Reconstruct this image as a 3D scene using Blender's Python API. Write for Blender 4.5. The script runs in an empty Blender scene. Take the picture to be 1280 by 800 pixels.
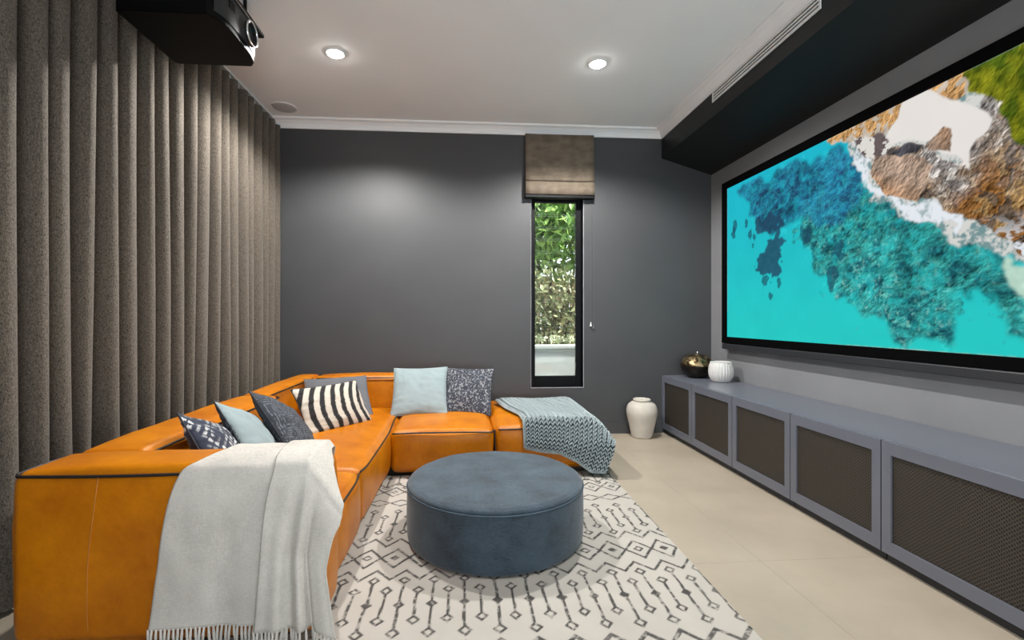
import bpy, bmesh, math, random
import numpy as np
from math import sin, cos, pi, radians, atan, sqrt
from mathutils import Vector, Matrix, noise as mnoise

random.seed(7)
rng = np.random.default_rng(7)
scene = bpy.context.scene
COL = scene.collection

# ------------------------------------------------------------------ camera
H = 1.15
cam_d = bpy.data.cameras.new('camera')
cam = bpy.data.objects.new('camera', cam_d)
COL.objects.link(cam)
cam.location = (0, 0, H)
cam.rotation_euler = (radians(90), 0, -atan(42 / 580))
cam_d.sensor_fit = 'HORIZONTAL'
cam_d.sensor_width = 36
cam_d.lens = 36 * 580 / 1280
cam_d.shift_x = 16 / 1280
cam_d.shift_y = -2.5 / 1280
cam_d.clip_start = 0.02
scene.camera = cam

# ------------------------------------------------------------------ world, lights, exposure
world = bpy.data.worlds.new('world')
scene.world = world
world.use_nodes = True
bg = world.node_tree.nodes['Background']
bg.inputs[0].default_value = (0.86, 0.93, 1.0, 1)
bg.inputs[1].default_value = 1.3

scene.view_settings.view_transform = 'Standard'
scene.view_settings.look = 'None'
scene.view_settings.gamma = 1
scene.view_settings.use_curve_mapping = False
scene.view_settings.exposure = 0.9

CEIL = 3.03
DOWNLIGHTS = [(-0.921, 3.364), (0.972, 3.362)]
DOWNLIGHTS_REAR = [(0.972, 1.45)]
LAMP_W = 125
def spot(x, y, w=LAMP_W):
    d = bpy.data.lights.new('downlight_lamp', 'SPOT')
    d.energy = w; d.spot_size = radians(152); d.spot_blend = 0.42
    d.shadow_soft_size = 0.045; d.color = (1.0, 0.985, 0.96)
    o = bpy.data.objects.new('downlight_lamp', d)
    o.location = (x, y, CEIL - 0.085); COL.objects.link(o)
for p in DOWNLIGHTS: spot(*p)
for p in DOWNLIGHTS_REAR: spot(*p, LAMP_W * 0.45)
# added fill light out of view, tilted up to brighten the ceiling
ad = bpy.data.lights.new('rear_fill_uplight', 'AREA')
ad.shape = 'RECTANGLE'; ad.size = 2.0; ad.size_y = 2.0; ad.energy = 62; ad.color = (0.84, 0.93, 1.0)
ao = bpy.data.objects.new('rear_fill_uplight', ad)
ao.location = (0.75, -2.12, 0.9); ao.rotation_euler = (radians(150), 0, 0)
COL.objects.link(ao)
sd_ = bpy.data.lights.new('garden_sun', 'SUN'); sd_.energy = 7.0; sd_.angle = radians(2); sd_.color = (1.0, 0.96, 0.88)
so_ = bpy.data.objects.new('garden_sun', sd_); COL.objects.link(so_)
so_.rotation_euler = Vector((-0.75, 0.12, -0.65)).to_track_quat('-Z', 'Y').to_euler()

# ------------------------------------------------------------------ helpers
def lin(r, g, b):
    f = lambda c: (c / 255 / 12.92) if c / 255 <= 0.04045 else ((c / 255 + 0.055) / 1.055) ** 2.4
    return (f(r), f(g), f(b))

class NT:
    def __init__(self, name):
        self.m = bpy.data.materials.new(name)
        self.m.use_nodes = True
        self.t = self.m.node_tree
        self.p = self.t.nodes['Principled BSDF']
        self.out = self.t.nodes['Material Output']
    def n(self, typ, **kw):
        x = self.t.nodes.new(typ)
        for k, v in kw.items(): setattr(x, k, v)
        return x
    def l(self, a, b): self.t.links.new(a, b)
    def coord(self, scale=(1, 1, 1), rot=(0, 0, 0)):
        c = self.n('ShaderNodeTexCoord'); mp = self.n('ShaderNodeMapping')
        mp.inputs['Scale'].default_value = scale; mp.inputs['Rotation'].default_value = rot
        self.l(c.outputs['Object'], mp.inputs['Vector'])
        return mp.outputs['Vector']
    def noise(self, vec, scale, detail=4, rough=0.55):
        x = self.n('ShaderNodeTexNoise')
        x.inputs['Scale'].default_value = scale; x.inputs['Detail'].default_value = detail
        x.inputs['Roughness'].default_value = rough
        self.l(vec, x.inputs['Vector'])
        return x.outputs['Fac']
    def ramp(self, fac, c0, c1, p0=0.3, p1=0.7):
        r = self.n('ShaderNodeValToRGB')
        r.color_ramp.elements[0].position = p0; r.color_ramp.elements[1].position = p1
        r.color_ramp.elements[0].color = (*c0, 1); r.color_ramp.elements[1].color = (*c1, 1)
        self.l(fac, r.inputs[0])
        return r.outputs[0]
    def bump(self, h, strength, dist=0.01):
        b = self.n('ShaderNodeBump')
        b.inputs['Strength'].default_value = strength; b.inputs['Distance'].default_value = dist
        self.l(h, b.inputs['Height']); self.l(b.outputs[0], self.p.inputs['Normal'])
        return b

def mat(name, base, rough=0.6, metal=0.0, var=0.12, nscale=8, bump=0.0, bscale=200, bdist=0.002,
        stretch=(1, 1, 1), spec=0.5, coat=0.0, sheen=0.0, bstretch=(1, 1, 1)):
    t = NT(name)
    v = t.coord(stretch)
    f = t.noise(v, nscale)
    c0 = tuple(max(0, c * (1 - var)) for c in base); c1 = tuple(min(1, c * (1 + var)) for c in base)
    t.l(t.ramp(f, c0, c1), t.p.inputs['Base Color'])
    t.p.inputs['Roughness'].default_value = rough
    t.p.inputs['Metallic'].default_value = metal
    t.p.inputs['Specular IOR Level'].default_value = spec
    t.p.inputs['Coat Weight'].default_value = coat
    t.p.inputs['Sheen Weight'].default_value = sheen
    if bump:
        t.bump(t.noise(t.coord(bstretch), bscale, 3), bump, bdist)
    return t.m

def mat_attr(name, rough=0.85, bump=0.0, bscale=300, bdist=0.002, emit=0.0, sheen=0.0):
    t = NT(name)
    a = t.n('ShaderNodeAttribute'); a.attribute_name = 'pattern'
    if emit:
        e = t.n('ShaderNodeEmission'); e.inputs[1].default_value = emit
        t.l(a.outputs['Color'], e.inputs[0]); t.l(e.outputs[0], t.out.inputs[0])
        return t.m
    t.l(a.outputs['Color'], t.p.inputs['Base Color'])
    t.p.inputs['Roughness'].default_value = rough
    t.p.inputs['Sheen Weight'].default_value = sheen
    if bump: t.bump(t.noise(t.coord(), bscale, 3), bump, bdist)
    return t.m

def obj(name, V, F, m, parent=None, smooth=False, colors=None):
    me = bpy.data.meshes.new(name)
    me.from_pydata([tuple(v) for v in V], [], F)
    if smooth:
        me.polygons.foreach_set('use_smooth', [True] * len(me.polygons))
    if colors is not None:
        a = me.color_attributes.new('pattern', 'FLOAT_COLOR', 'POINT')
        c = np.ones((len(V), 4), dtype=np.float32); c[:, :3] = colors
        a.data.foreach_set('color', c.ravel())
    me.update()
    o = bpy.data.objects.new(name, me)
    if m: me.materials.append(m)
    COL.objects.link(o)
    if parent:
        o.parent = parent
        o.matrix_parent_inverse = parent_inv(parent)
    return o

def parent_inv(p):
    # things are only ever translated while their parts are built in world coordinates
    loc = Vector(p.location); q = p.parent
    return Matrix.Translation(-loc)

def tag(o, label, cat, group=None):
    o['label'] = label; o['category'] = cat
    if group: o['group'] = group
    return o

def struct(o, label=None):
    o['kind'] = 'structure'
    if label: o['label'] = label
    return o

def thing(name, label, cat, loc, group=None):
    o = bpy.data.objects.new(name, None); COL.objects.link(o)
    o.location = loc; o.empty_display_size = 0.1
    return tag(o, label, cat, group)

def box_vf(x0, x1, y0, y1, z0, z1):
    V = [(x0, y0, z0), (x1, y0, z0), (x1, y1, z0), (x0, y1, z0), (x0, y0, z1), (x1, y0, z1), (x1, y1, z1), (x0, y1, z1)]
    F = [(0, 3, 2, 1), (4, 5, 6, 7), (0, 1, 5, 4), (1, 2, 6, 5), (2, 3, 7, 6), (3, 0, 4, 7)]
    return V, F

def join_vf(parts):
    V, F = [], []
    for v, f in parts:
        b = len(V); V += list(v); F += [tuple(i + b for i in q) for q in f]
    return V, F

def bevel_vf(V, F, w, seg=2):
    bm = bmesh.new()
    vs = [bm.verts.new(v) for v in V]
    for f in F: bm.faces.new([vs[i] for i in f])
    bmesh.ops.recalc_face_normals(bm, faces=bm.faces)
    bmesh.ops.bevel(bm, geom=list(bm.edges), offset=w, segments=seg, profile=0.5, affect='EDGES')
    bm.verts.index_update()
    V2 = [tuple(v.co) for v in bm.verts]; F2 = [tuple(v.index for v in f.verts) for f in bm.faces]
    bm.free()
    return V2, F2

def box(name, b, m, parent=None, bev=0.0, seg=2):
    V, F = box_vf(*b)
    if bev: V, F = bevel_vf(V, F, bev, seg)
    return obj(name, V, F, m, parent)

def axis_samples(a, b, r, step):
    n = max(1, int(round((b - a - 2 * r) / step)))
    s = [a + r * k / 4 for k in range(4)]
    s += [a + r + (b - a - 2 * r) * k / n for k in range(n + 1)]
    s += [b - r * k / 4 for k in (3, 2, 1, 0)]
    return s

def soft_box(x0, x1, y0, y1, z0, z1, r=0.04, step=0.05, puff=(0.01, 0.01, 0.015), wr=0.003, seed=0, warp=None):
    X, Y, Z = axis_samples(x0, x1, r, step), axis_samples(y0, y1, r, step), axis_samples(z0, z1, r, step)
    nx, ny, nz = len(X), len(Y), len(Z)
    idx, V = {}, []
    lo = (x0 + r, y0 + r, z0 + r); hi = (x1 - r, y1 - r, z1 - r)
    c = ((x0 + x1) / 2, (y0 + y1) / 2, (z0 + z1) / 2); h = ((x1 - x0) / 2, (y1 - y0) / 2, (z1 - z0) / 2)
    def vid(i, j, k):
        key = (i, j, k)
        if key in idx: return idx[key]
        p = (X[i], Y[j], Z[k])
        q = [min(max(p[a], lo[a]), hi[a]) for a in range(3)]
        d = [p[a] - q[a] for a in range(3)]
        L = sqrt(sum(e * e for e in d)) or 1
        n = [e / L for e in d]
        v = [q[a] + n[a] * r for a in range(3)]
        u = [(p[a] - c[a]) / h[a] for a in range(3)]
        for a in range(3):
            b_, d_ = (a + 1) % 3, (a + 2) % 3
            v[a] += puff[a] * u[a] ** 3 * (1 - u[b_] ** 4) * (1 - u[d_] ** 4)
        if wr:
            w = mnoise.noise((v[0] * 5 + seed, v[1] * 5, v[2] * 5)) + 0.5 * mnoise.noise((v[0] * 13, v[1] * 13 + seed, v[2] * 13))
            for a in range(3): v[a] += n[a] * w * wr
        if warp: v = warp(v)
        idx[key] = len(V); V.append(tuple(v))
        return idx[key]
    F = []
    for j in range(ny - 1):
        for k in range(nz - 1):
            F.append((vid(0, j, k), vid(0, j, k + 1), vid(0, j + 1, k + 1), vid(0, j + 1, k)))
            F.append((vid(nx - 1, j, k), vid(nx - 1, j + 1, k), vid(nx - 1, j + 1, k + 1), vid(nx - 1, j, k + 1)))
    for i in range(nx - 1):
        for k in range(nz - 1):
            F.append((vid(i, 0, k), vid(i + 1, 0, k), vid(i + 1, 0, k + 1), vid(i, 0, k + 1)))
            F.append((vid(i, ny - 1, k), vid(i, ny - 1, k + 1), vid(i + 1, ny - 1, k + 1), vid(i + 1, ny - 1, k)))
    for i in range(nx - 1):
        for j in range(ny - 1):
            F.append((vid(i, j, 0), vid(i, j + 1, 0), vid(i + 1, j + 1, 0), vid(i + 1, j, 0)))
            F.append((vid(i, j, nz - 1), vid(i + 1, j, nz - 1), vid(i + 1, j + 1, nz - 1), vid(i, j + 1, nz - 1)))
    return V, F

def tube_vf(pts, r, n=6, closed=False, radii=None):
    P = [Vector(p) for p in pts]; m = len(P)
    V, F = [], []
    prev = None
    for i, p in enumerate(P):
        a = P[(i - 1) % m] if (closed or i > 0) else p
        b = P[(i + 1) % m] if (closed or i < m - 1) else p
        t = (b - a)
        t = t.normalized() if t.length > 1e-9 else Vector((0, 0, 1))
        if prev is None:
            ref = Vector((0, 0, 1)) if abs(t.z) < 0.9 else Vector((1, 0, 0))
            u = t.cross(ref).normalized()
        else:
            u = (prev - t * prev.dot(t))
            u = u.normalized() if u.length > 1e-6 else t.orthogonal().normalized()
        prev = u; w = t.cross(u)
        rr = radii[i] if radii else r
        for k in range(n):
            V.append(tuple(p + (u * cos(2 * pi * k / n) + w * sin(2 * pi * k / n)) * rr))
    for i in range(m if closed else m - 1):
        j = (i + 1) % m
        for k in range(n):
            F.append((i * n + k, i * n + (k + 1) % n, j * n + (k + 1) % n, j * n + k))
    if not closed:
        F.append(tuple(range(n - 1, -1, -1))); F.append(tuple((m - 1) * n + k for k in range(n)))
    return V, F

def lathe_vf(prof, c, n=48, mod=None):
    V, F = [], []
    for i, (r, z) in enumerate(prof):
        for k in range(n):
            a = 2 * pi * k / n
            rr = r * (mod(a, z, i) if mod else 1)
            V.append((c[0] + rr * cos(a), c[1] + rr * sin(a), c[2] + z))
    for i in range(len(prof) - 1):
        for k in range(n):
            F.append((i * n + k, i * n + (k + 1) % n, (i + 1) * n + (k + 1) % n, (i + 1) * n + k))
    F.append(tuple(range(n - 1, -1, -1)))
    F.append(tuple((len(prof) - 1) * n + k for k in range(n)))
    return V, F

def smooth_prof(pts, sub=6):
    out = []
    n = len(pts)
    for i in range(n - 1):
        p0 = pts[max(i - 1, 0)]; p1 = pts[i]; p2 = pts[i + 1]; p3 = pts[min(i + 2, n - 1)]
        for k in range(sub):
            t = k / sub
            out.append(tuple(0.5 * (2 * p1[a] + (p2[a] - p0[a]) * t + (2 * p0[a] - 5 * p1[a] + 4 * p2[a] - p3[a]) * t * t
                       + (3 * p1[a] - p0[a] - 3 * p2[a] + p3[a]) * t ** 3) for a in range(len(p1))))
    out.append(pts[-1])
    return out

def grid_vf(nu, nv, f):
    V = [f(i / (nu - 1), j / (nv - 1)) for j in range(nv) for i in range(nu)]
    F = [(j * nu + i, j * nu + i + 1, (j + 1) * nu + i + 1, (j + 1) * nu + i) for j in range(nv - 1) for i in range(nu - 1)]
    return V, F

def vnoise(x, y, seed=0, oct=4, gain=0.5):
    """fractal value noise on numpy arrays, 0..1"""
    r = np.random.default_rng(seed); T = r.random((64, 64))
    tot = np.zeros_like(x); amp = 1.0; s = 0.0
    for o in range(oct):
        xx = x * 2 ** o + 17.3 * o; yy = y * 2 ** o + 5.1 * o
        xi = np.floor(xx).astype(int); yi = np.floor(yy).astype(int)
        fx = xx - xi; fy = yy - yi
        fx = fx * fx * (3 - 2 * fx); fy = fy * fy * (3 - 2 * fy)
        g = lambda a, b: T[(yi + b) % 64, (xi + a) % 64]
        v = (g(0, 0) * (1 - fx) + g(1, 0) * fx) * (1 - fy) + (g(0, 1) * (1 - fx) + g(1, 1) * fx) * fy
        tot += amp * v; s += amp; amp *= gain
    return tot / s

def inpoly(x, y, poly):
    ins = np.zeros(x.shape, bool)
    n = len(poly); j = n - 1
    for i in range(n):
        xi, yi = poly[i]; xj, yj = poly[j]
        c = ((yi > y) != (yj > y)) & (x < (xj - xi) * (y - yi) / (yj - yi + 1e-12) + xi)
        ins ^= c; j = i
    return ins

# ------------------------------------------------------------------ materials
M = {}
M['wall'] = mat('charcoal_paint', (0.050, 0.0505, 0.053), 0.52, var=0.06, nscale=2.5, bump=0.12, bscale=260, bdist=0.001)
M['wall_r'] = mat('grey_paint', (0.22, 0.222, 0.23), 0.36, var=0.06, nscale=2.5, bump=0.1, bscale=260, bdist=0.001)
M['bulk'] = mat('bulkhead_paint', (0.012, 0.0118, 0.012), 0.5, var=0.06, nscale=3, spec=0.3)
M['ceil'] = mat('ceiling_white', (0.88, 0.885, 0.89), 0.9, var=0.015, nscale=2)
M['cornice'] = mat('cornice_white', (0.86, 0.86, 0.86), 0.7, var=0.01)
M['grout'] = mat('grout', (0.345, 0.29, 0.225), 0.9)
M['tile'] = mat('porcelain_tile', (0.395, 0.335, 0.258), 0.40, var=0.10, nscale=2.2, bump=0.05, bscale=120, bdist=0.001)
M['black'] = mat('black_metal', (0.0025, 0.0025, 0.003), 0.5, var=0.1, spec=0.15)
M['black_matte'] = mat('black_velvet', (0.0012, 0.0012, 0.0013), 0.9, var=0.1, spec=0.05)
M['black_gloss'] = mat('black_gloss', (0.003, 0.003, 0.0035), 0.2, var=0.1, spec=0.3)
M['black_body'] = mat('black_satin', (0.0015, 0.0015, 0.0015), 0.5, var=0.1, spec=0.1)
M['chrome'] = mat('chrome', (0.72, 0.72, 0.72), 0.22, metal=1.0, var=0.03)
M['cab'] = mat('blue_grey_lacquer', lin(100, 103, 113), 0.28, var=0.03, nscale=3)
M['cab_dark'] = mat('cabinet_plinth', lin(38, 39, 44), 0.5, var=0.05)
M['white_metal'] = mat('white_metal', (0.78, 0.78, 0.77), 0.5, var=0.02)

def leather():
    t = NT('tan_leather')
    v = t.coord()
    big = t.noise(v, 3.4, 6, 0.68)
    c = t.ramp(big, (0.40, 0.102, 0.0015), (0.66, 0.220, 0.002), 0.30, 0.70)
    t.l(c, t.p.inputs['Base Color'])
    t.p.inputs['Roughness'].default_value = 0.36
    t.p.inputs['Specular IOR Level'].default_value = 0.3
    n1 = t.noise(v, 14, 5, 0.6); vo = t.n('ShaderNodeTexVoronoi'); vo.inputs['Scale'].default_value = 420
    t.l(v, vo.inputs['Vector'])
    mx = t.n('ShaderNodeMath', operation='MULTIPLY_ADD'); mx.inputs[1].default_value = 0.12
    t.l(vo.outputs['Distance'], mx.inputs[0]); t.l(n1, mx.inputs[2])
    t.bump(mx.outputs[0], 0.25, 0.012)
    return t.m
M['leather'] = leather()
M['piping'] = mat('black_piping', (0.012, 0.009, 0.008), 0.5)
M['thread'] = mat('stitch_thread', (0.48, 0.17, 0.02), 0.6)

def curtain_mat():
    t = NT('curtain_weave')
    v = t.coord((1, 1, 0.35)); v2 = t.coord((1, 1, 1.6))
    a = t.noise(v, 260, 3, 0.7); b = t.noise(v2, 170, 3, 0.7)
    m = t.n('ShaderNodeMath', operation='ADD'); t.l(a, m.inputs[0]); t.l(b, m.inputs[1])
    h = t.n('ShaderNodeMath', operation='MULTIPLY'); h.inputs[1].default_value = 0.5; t.l(m.outputs[0], h.inputs[0])
    t.l(t.ramp(h.outputs[0], (0.020, 0.016, 0.013), (0.185, 0.150, 0.112), 0.38, 0.64), t.p.inputs['Base Color'])
    t.p.inputs['Roughness'].default_value = 0.9; t.p.inputs['Sheen Weight'].default_value = 0.15
    t.bump(h.outputs[0], 0.5, 0.006)
    return t.m
M['curtain'] = curtain_mat()

def otto_mat():
    t = NT('ottoman_cloth')
    a = t.noise(t.coord((1, 1, 6)), 60, 4, 0.7); b = t.noise(t.coord((1, 1, 1)), 7, 4, 0.6)
    m = t.n('ShaderNodeMath', operation='ADD'); t.l(a, m.inputs[0]); t.l(b, m.inputs[1])
    h = t.n('ShaderNodeMath', operation='MULTIPLY'); h.inputs[1].default_value = 0.5; t.l(m.outputs[0], h.inputs[0])
    t.l(t.ramp(h.outputs[0], lin(24, 38, 49), lin(62, 80, 93), 0.36, 0.64), t.p.inputs['Base Color'])
    t.p.inputs['Roughness'].default_value = 0.8; t.p.inputs['Sheen Weight'].default_value = 0.25
    t.bump(a, 0.3, 0.003)
    return t.m
M['ottoman'] = otto_mat()

def mesh_panel_mat():
    t = NT('perforated_mesh')
    w = t.coord((1, 1, 1), (radians(45), 0, 0))
    s = t.n('ShaderNodeSeparateXYZ'); t.l(w, s.inputs[0])
    outs = []
    for ax in ('Y', 'Z'):
        m = t.n('ShaderNodeMath', operation='MULTIPLY'); m.inputs[1].default_value = 2 * pi / 0.0115
        t.l(s.outputs[ax], m.inputs[0])
        k = t.n('ShaderNodeMath', operation='SINE'); t.l(m.outputs[0], k.inputs[0]); outs.append(k.outputs[0])
    mx = t.n('ShaderNodeMath', operation='MAXIMUM'); t.l(outs[0], mx.inputs[0]); t.l(outs[1], mx.inputs[1])
    t.l(t.ramp(mx.outputs[0], (0.004, 0.0035, 0.003), (0.055, 0.043, 0.031), 0.35, 0.8), t.p.inputs['Base Color'])
    t.p.inputs['Roughness'].default_value = 0.5
    t.bump(mx.outputs[0], 0.5, 0.002)
    return t.m
M['mesh'] = mesh_panel_mat()

# ------------------------------------------------------------------ room shell
D = 4.534          # back wall
XR = 2.482         # screen wall
XL = -2.03         # wall behind the curtain
YR = -2.0          # wall behind the photographer
XC = 1.965         # front of cabinets and bulkhead

fl = struct(box('floor', (XL - 0.1, XR + 0.1, YR - 0.3, D + 0.1, -0.12, -0.004), M['grout']), 'beige porcelain tiled floor')
TS = 0.90
tile_me = None
for i in range(-4, 4):
    for j in range(-4, 8):
        x0 = 1.392 + (i - 0) * TS; y0 = 0.30 + (j - 2) * TS
        x1, y1 = x0 + TS, y0 + TS
        cx0, cx1, cy0, cy1 = max(x0, XL), min(x1, XR), max(y0, YR), min(y1, D)
        if cx1 - cx0 < 0.02 or cy1 - cy0 < 0.02: continue
        g = 0.0004
        box('floor_tile', (cx0 + g, cx1 - g, cy0 + g, cy1 - g, -0.010, 0.0), M['tile'], fl, 0.0004, 1)

struct(box('ceiling', (XL - 0.1, XR + 0.1, YR - 0.1, D + 0.1, CEIL, CEIL + 0.12), M['ceil']), 'smooth white ceiling')
WX0, WX1, WZ0, WZ1 = 0.644, 1.164, 0.466, 2.36
V, F = join_vf([box_vf(XL - 0.1, WX0, D, D + 0.2, 0, CEIL), box_vf(WX1, XR + 0.1, D, D + 0.2, 0, CEIL),
                box_vf(WX0, WX1, D, D + 0.2, 0, WZ0), box_vf(WX0, WX1, D, D + 0.2, WZ1, CEIL)])
struct(obj('wall_back', V, F, M['wall']), 'charcoal painted wall with the narrow window')
struct(box('wall_right', (XR, XR + 0.1, YR, D, 0, CEIL), M['wall_r']), 'grey painted wall carrying the screen')
struct(box('wall_left', (XL - 0.1, XL, YR, D, 0, CEIL), M['wall']), 'dark wall behind the curtain')
V, F = join_vf([box_vf(XL, -0.35, YR - 0.1, YR, 0, CEIL), box_vf(1.85, XR, YR - 0.1, YR, 0, CEIL), box_vf(-0.35, 1.85, YR - 0.1, YR, 2.3, CEIL)])  # unseen rear wall; its opening is added to let in the fill light
struct(obj('wall_front', V, F, M['wall']), 'charcoal wall behind the camera, with an opening added for the fill light')

# bulkhead over the screen with its raked underside
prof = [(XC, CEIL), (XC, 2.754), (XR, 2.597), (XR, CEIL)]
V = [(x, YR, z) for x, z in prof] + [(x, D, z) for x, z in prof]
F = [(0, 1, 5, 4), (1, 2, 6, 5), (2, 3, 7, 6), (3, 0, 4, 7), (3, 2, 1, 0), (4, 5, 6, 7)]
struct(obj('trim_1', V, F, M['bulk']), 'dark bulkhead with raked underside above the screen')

# cornice along back wall and along the bulkhead
def cornice(name, run, a, b, lab):
    pr = [(0, 0.083), (0, 0.0), (0.012, 0.0), (0.016, 0.018), (0.030, 0.040), (0.055, 0.060), (0.078, 0.066), (0.085, 0.072), (0.085, 0.083)]
    zb = CEIL - 0.083
    if run == 'x':
        V = [(a, D - p, zb + z) for p, z in pr] + [(b - (p if b > 0 else 0), D - p, zb + z) for p, z in pr]
    else:
        V = [(XC - p, a, zb + z) for p, z in pr] + [(XC - p, b - p, zb + z) for p, z in pr]
    n = len(pr)
    F = [(i, (i + 1) % n, n + (i + 1) % n, n + i) for i in range(n)] + [tuple(range(n)), tuple(range(2 * n - 1, n - 1, -1))]
    struct(obj(name, V, F, M['cornice']), lab)
cornice('trim_2', 'x', XL, XC, 'white cornice along the charcoal wall')
cornice('trim_3', 'y', YR, D, 'white cornice along the bulkhead')

# baseboard (back wall)
V, F = join_vf([box_vf(XL, XC, D - 0.016, D, 0, 0.105), box_vf(XL, XC, D - 0.010, D, 0.105, 0.118)])
struct(obj('baseboard_back', V, F, M['wall']), 'charcoal baseboard of the back wall')

# ------------------------------------------------------------------ window with louvres
win = bpy.data.objects.new('window_1', None); COL.objects.link(win); win.location = (0.9, D, WZ0)
struct(win, 'narrow black framed louvre window')
fy0, fy1 = D + 0.075, D + 0.125
for b in [(WX0, WX0 + 0.05), (WX1 - 0.055, WX1)]:
    box('window_stile', (b[0], b[1], fy0, fy1, WZ0, WZ1), M['black'], win, 0.003)
box('window_rail', (WX0 + 0.05, WX1 - 0.055, fy0, fy1, WZ0, WZ0 + 0.10), M['black'], win, 0.003)
box('window_rail', (WX0 + 0.05, WX1 - 0.055, fy0, fy1, WZ1 - 0.05, WZ1), M['black'], win, 0.003)
for b in [(WX0, WX0 + 0.006, WZ0 + 0.006, WZ1), (WX1 - 0.006, WX1, WZ0 + 0.006, WZ1), (WX0, WX1, WZ0, WZ0 + 0.006)]:
    box('window_reveal', (b[0], b[1], D + 0.004, fy0 - 0.001, b[2], b[3]), M['black'], win)
M['edge_glow'] = mat('pale_edge_glow', (0.30, 0.31, 0.33), 0.6)  # pale strips paint the window's glow along the edge of the opening
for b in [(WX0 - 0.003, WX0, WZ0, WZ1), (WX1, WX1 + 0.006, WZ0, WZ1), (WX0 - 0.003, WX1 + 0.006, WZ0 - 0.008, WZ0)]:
    box('window_glow_strip', (b[0], b[1], D - 0.004, D + 0.004, b[2], b[3]), M['edge_glow'], win)
def glass():
    t = NT('louvre_glass')
    tr = t.n('ShaderNodeBsdfTransparent'); tr.inputs[0].default_value = (0.93, 0.97, 0.95, 1)
    gl = t.n('ShaderNodeBsdfGlossy'); gl.inputs['Roughness'].default_value = 0.04
    fr = t.n('ShaderNodeFresnel'); fr.inputs[0].default_value = 1.5
    mx = t.n('ShaderNodeMixShader'); t.l(fr.outputs[0], mx.inputs[0]); t.l(tr.outputs[0], mx.inputs[1]); t.l(gl.outputs[0], mx.inputs[2])
    t.l(mx.outputs[0], t.out.inputs[0])
    return t.m
M['glass'] = glass()
M['glass_edge'] = mat('ground_glass_edge', (0.85, 0.90, 0.87), 0.5, var=0.03)
nb = 14
z0b = WZ0 + 0.10; ph = (WZ1 - 0.05 - z0b) / nb
for k in range(nb):
    zc = z0b + ph * (k + 0.5); yc = D + 0.1
    dz, dy, th = ph * 0.54, -0.020, 0.0045
    x0, x1 = WX0 + 0.052, WX1 - 0.057
    V = [(x0, yc - dy - th, zc - dz), (x1, yc - dy - th, zc - dz), (x1, yc + dy - th, zc + dz), (x0, yc + dy - th, zc + dz),
         (x0, yc - dy + th, zc - dz), (x1, yc - dy + th, zc - dz), (x1, yc + dy + th, zc + dz), (x0, yc + dy + th, zc + dz)]
    F = [(0, 1, 2, 3), (7, 6, 5, 4), (4, 5, 1, 0), (6, 7, 3, 2), (5, 6, 2, 1), (7, 4, 0, 3)]
    o = obj('louvre_blade', V, F, M['glass'], win)
    o.data.materials.append(M['glass_edge'])
    o.data.polygons[2].material_index = 1
    o.data.polygons[3].material_index = 1
for zz in (0.95, 1.62):
    box('louvre_handle', (WX1 - 0.062, WX1 - 0.052, fy0 - 0.018, fy0, zz, zz + 0.05), M['black'], win, 0.003)

# ------------------------------------------------------------------ roman blind
blind = thing('roman_blind', 'brown fabric roman blind folded up above the narrow window', 'blind', (0.918, D, 2.33))
def blind_mat():
    t = NT('blind_cloth')
    v = t.coord((1, 1, 1.5))
    a = t.noise(v, 220, 3, 0.7); b = t.noise(v, 9, 3, 0.6)
    m = t.n('ShaderNodeMath', operation='ADD'); t.l(a, m.inputs[0]); t.l(b, m.inputs[1])
    h = t.n('ShaderNodeMath', operation='MULTIPLY'); h.inputs[1].default_value = 0.5; t.l(m.outputs[0], h.inputs[0])
    t.l(t.ramp(h.outputs[0], (0.09, 0.068, 0.047), (0.21, 0.165, 0.12), 0.35, 0.65), t.p.inputs['Base Color'])
    t.p.inputs['Roughness'].default_value = 0.85
    t.bump(a, 0.2, 0.002)
    return t.m
M['blind'] = blind_mat()
bx0, bx1 = 0.580, 1.258
def fold_panel(name, prof, sag, th=0.012):
    n = len(prof); nu = 14
    def f(side):
        V = []
        for (p, z) in prof:
            for i in range(nu):
                u = i / (nu - 1)
                V.append((bx0 + (bx1 - bx0) * u, D - p + (th if side else 0), z - sag * (1 - (2 * u - 1) ** 2)))
        return V
    V = f(0) + f(1); F = []
    N = n * nu
    for j in range(n - 1):
        for i in range(nu - 1):
            a = j * nu + i
            F.append((a, a + 1, a + nu + 1, a + nu)); F.append((N + a, N + a + nu, N + a + nu + 1, N + a + 1))
        F.append((j * nu, j * nu + nu, N + j * nu + nu, N + j * nu))
        e = j * nu + nu - 1
        F.append((e, N + e, N + e + nu, e + nu))
    for i in range(nu - 1):
        F.append((i, N + i, N + i + 1, i + 1)); e = (n - 1) * nu + i
        F.append((e, e + 1, N + e + 1, N + e))
    return obj(name, V, F, M['blind'], blind, True)
box('headrail', (bx0, bx1, D - 0.05, D - 0.004, 2.90, 2.946), M['black'], blind, 0.004)
fold_panel('blind_panel', [(0.056, 2.944), (0.060, 2.80), (0.064, 2.625), (0.071, 2.612), (0.068, 2.600), (0.076, 2.53), (0.082, 2.50), (0.078, 2.484)], 0.003)
fold_panel('blind_fold', [(0.060, 2.50), (0.080, 2.46), (0.087, 2.41), (0.084, 2.352)], 0.002)
box('bottom_bar', (bx0 - 0.006, bx1 + 0.004, D - 0.074, D - 0.012, 2.318, 2.350), M['black'], blind, 0.005)
M['cord'] = mat('cord', (0.10, 0.10, 0.105), 0.7)
for dx, zend in ((0.012, 1.10), (0.040, 1.07)):
    V, F = tube_vf([(1.225 + dx, D - 0.010, 2.33), (1.228 + dx, D - 0.010, 1.7), (1.226 + dx, D - 0.010, zend)], 0.0018, 5)
    obj('blind_cord', V, F, M['cord'], blind)
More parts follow.
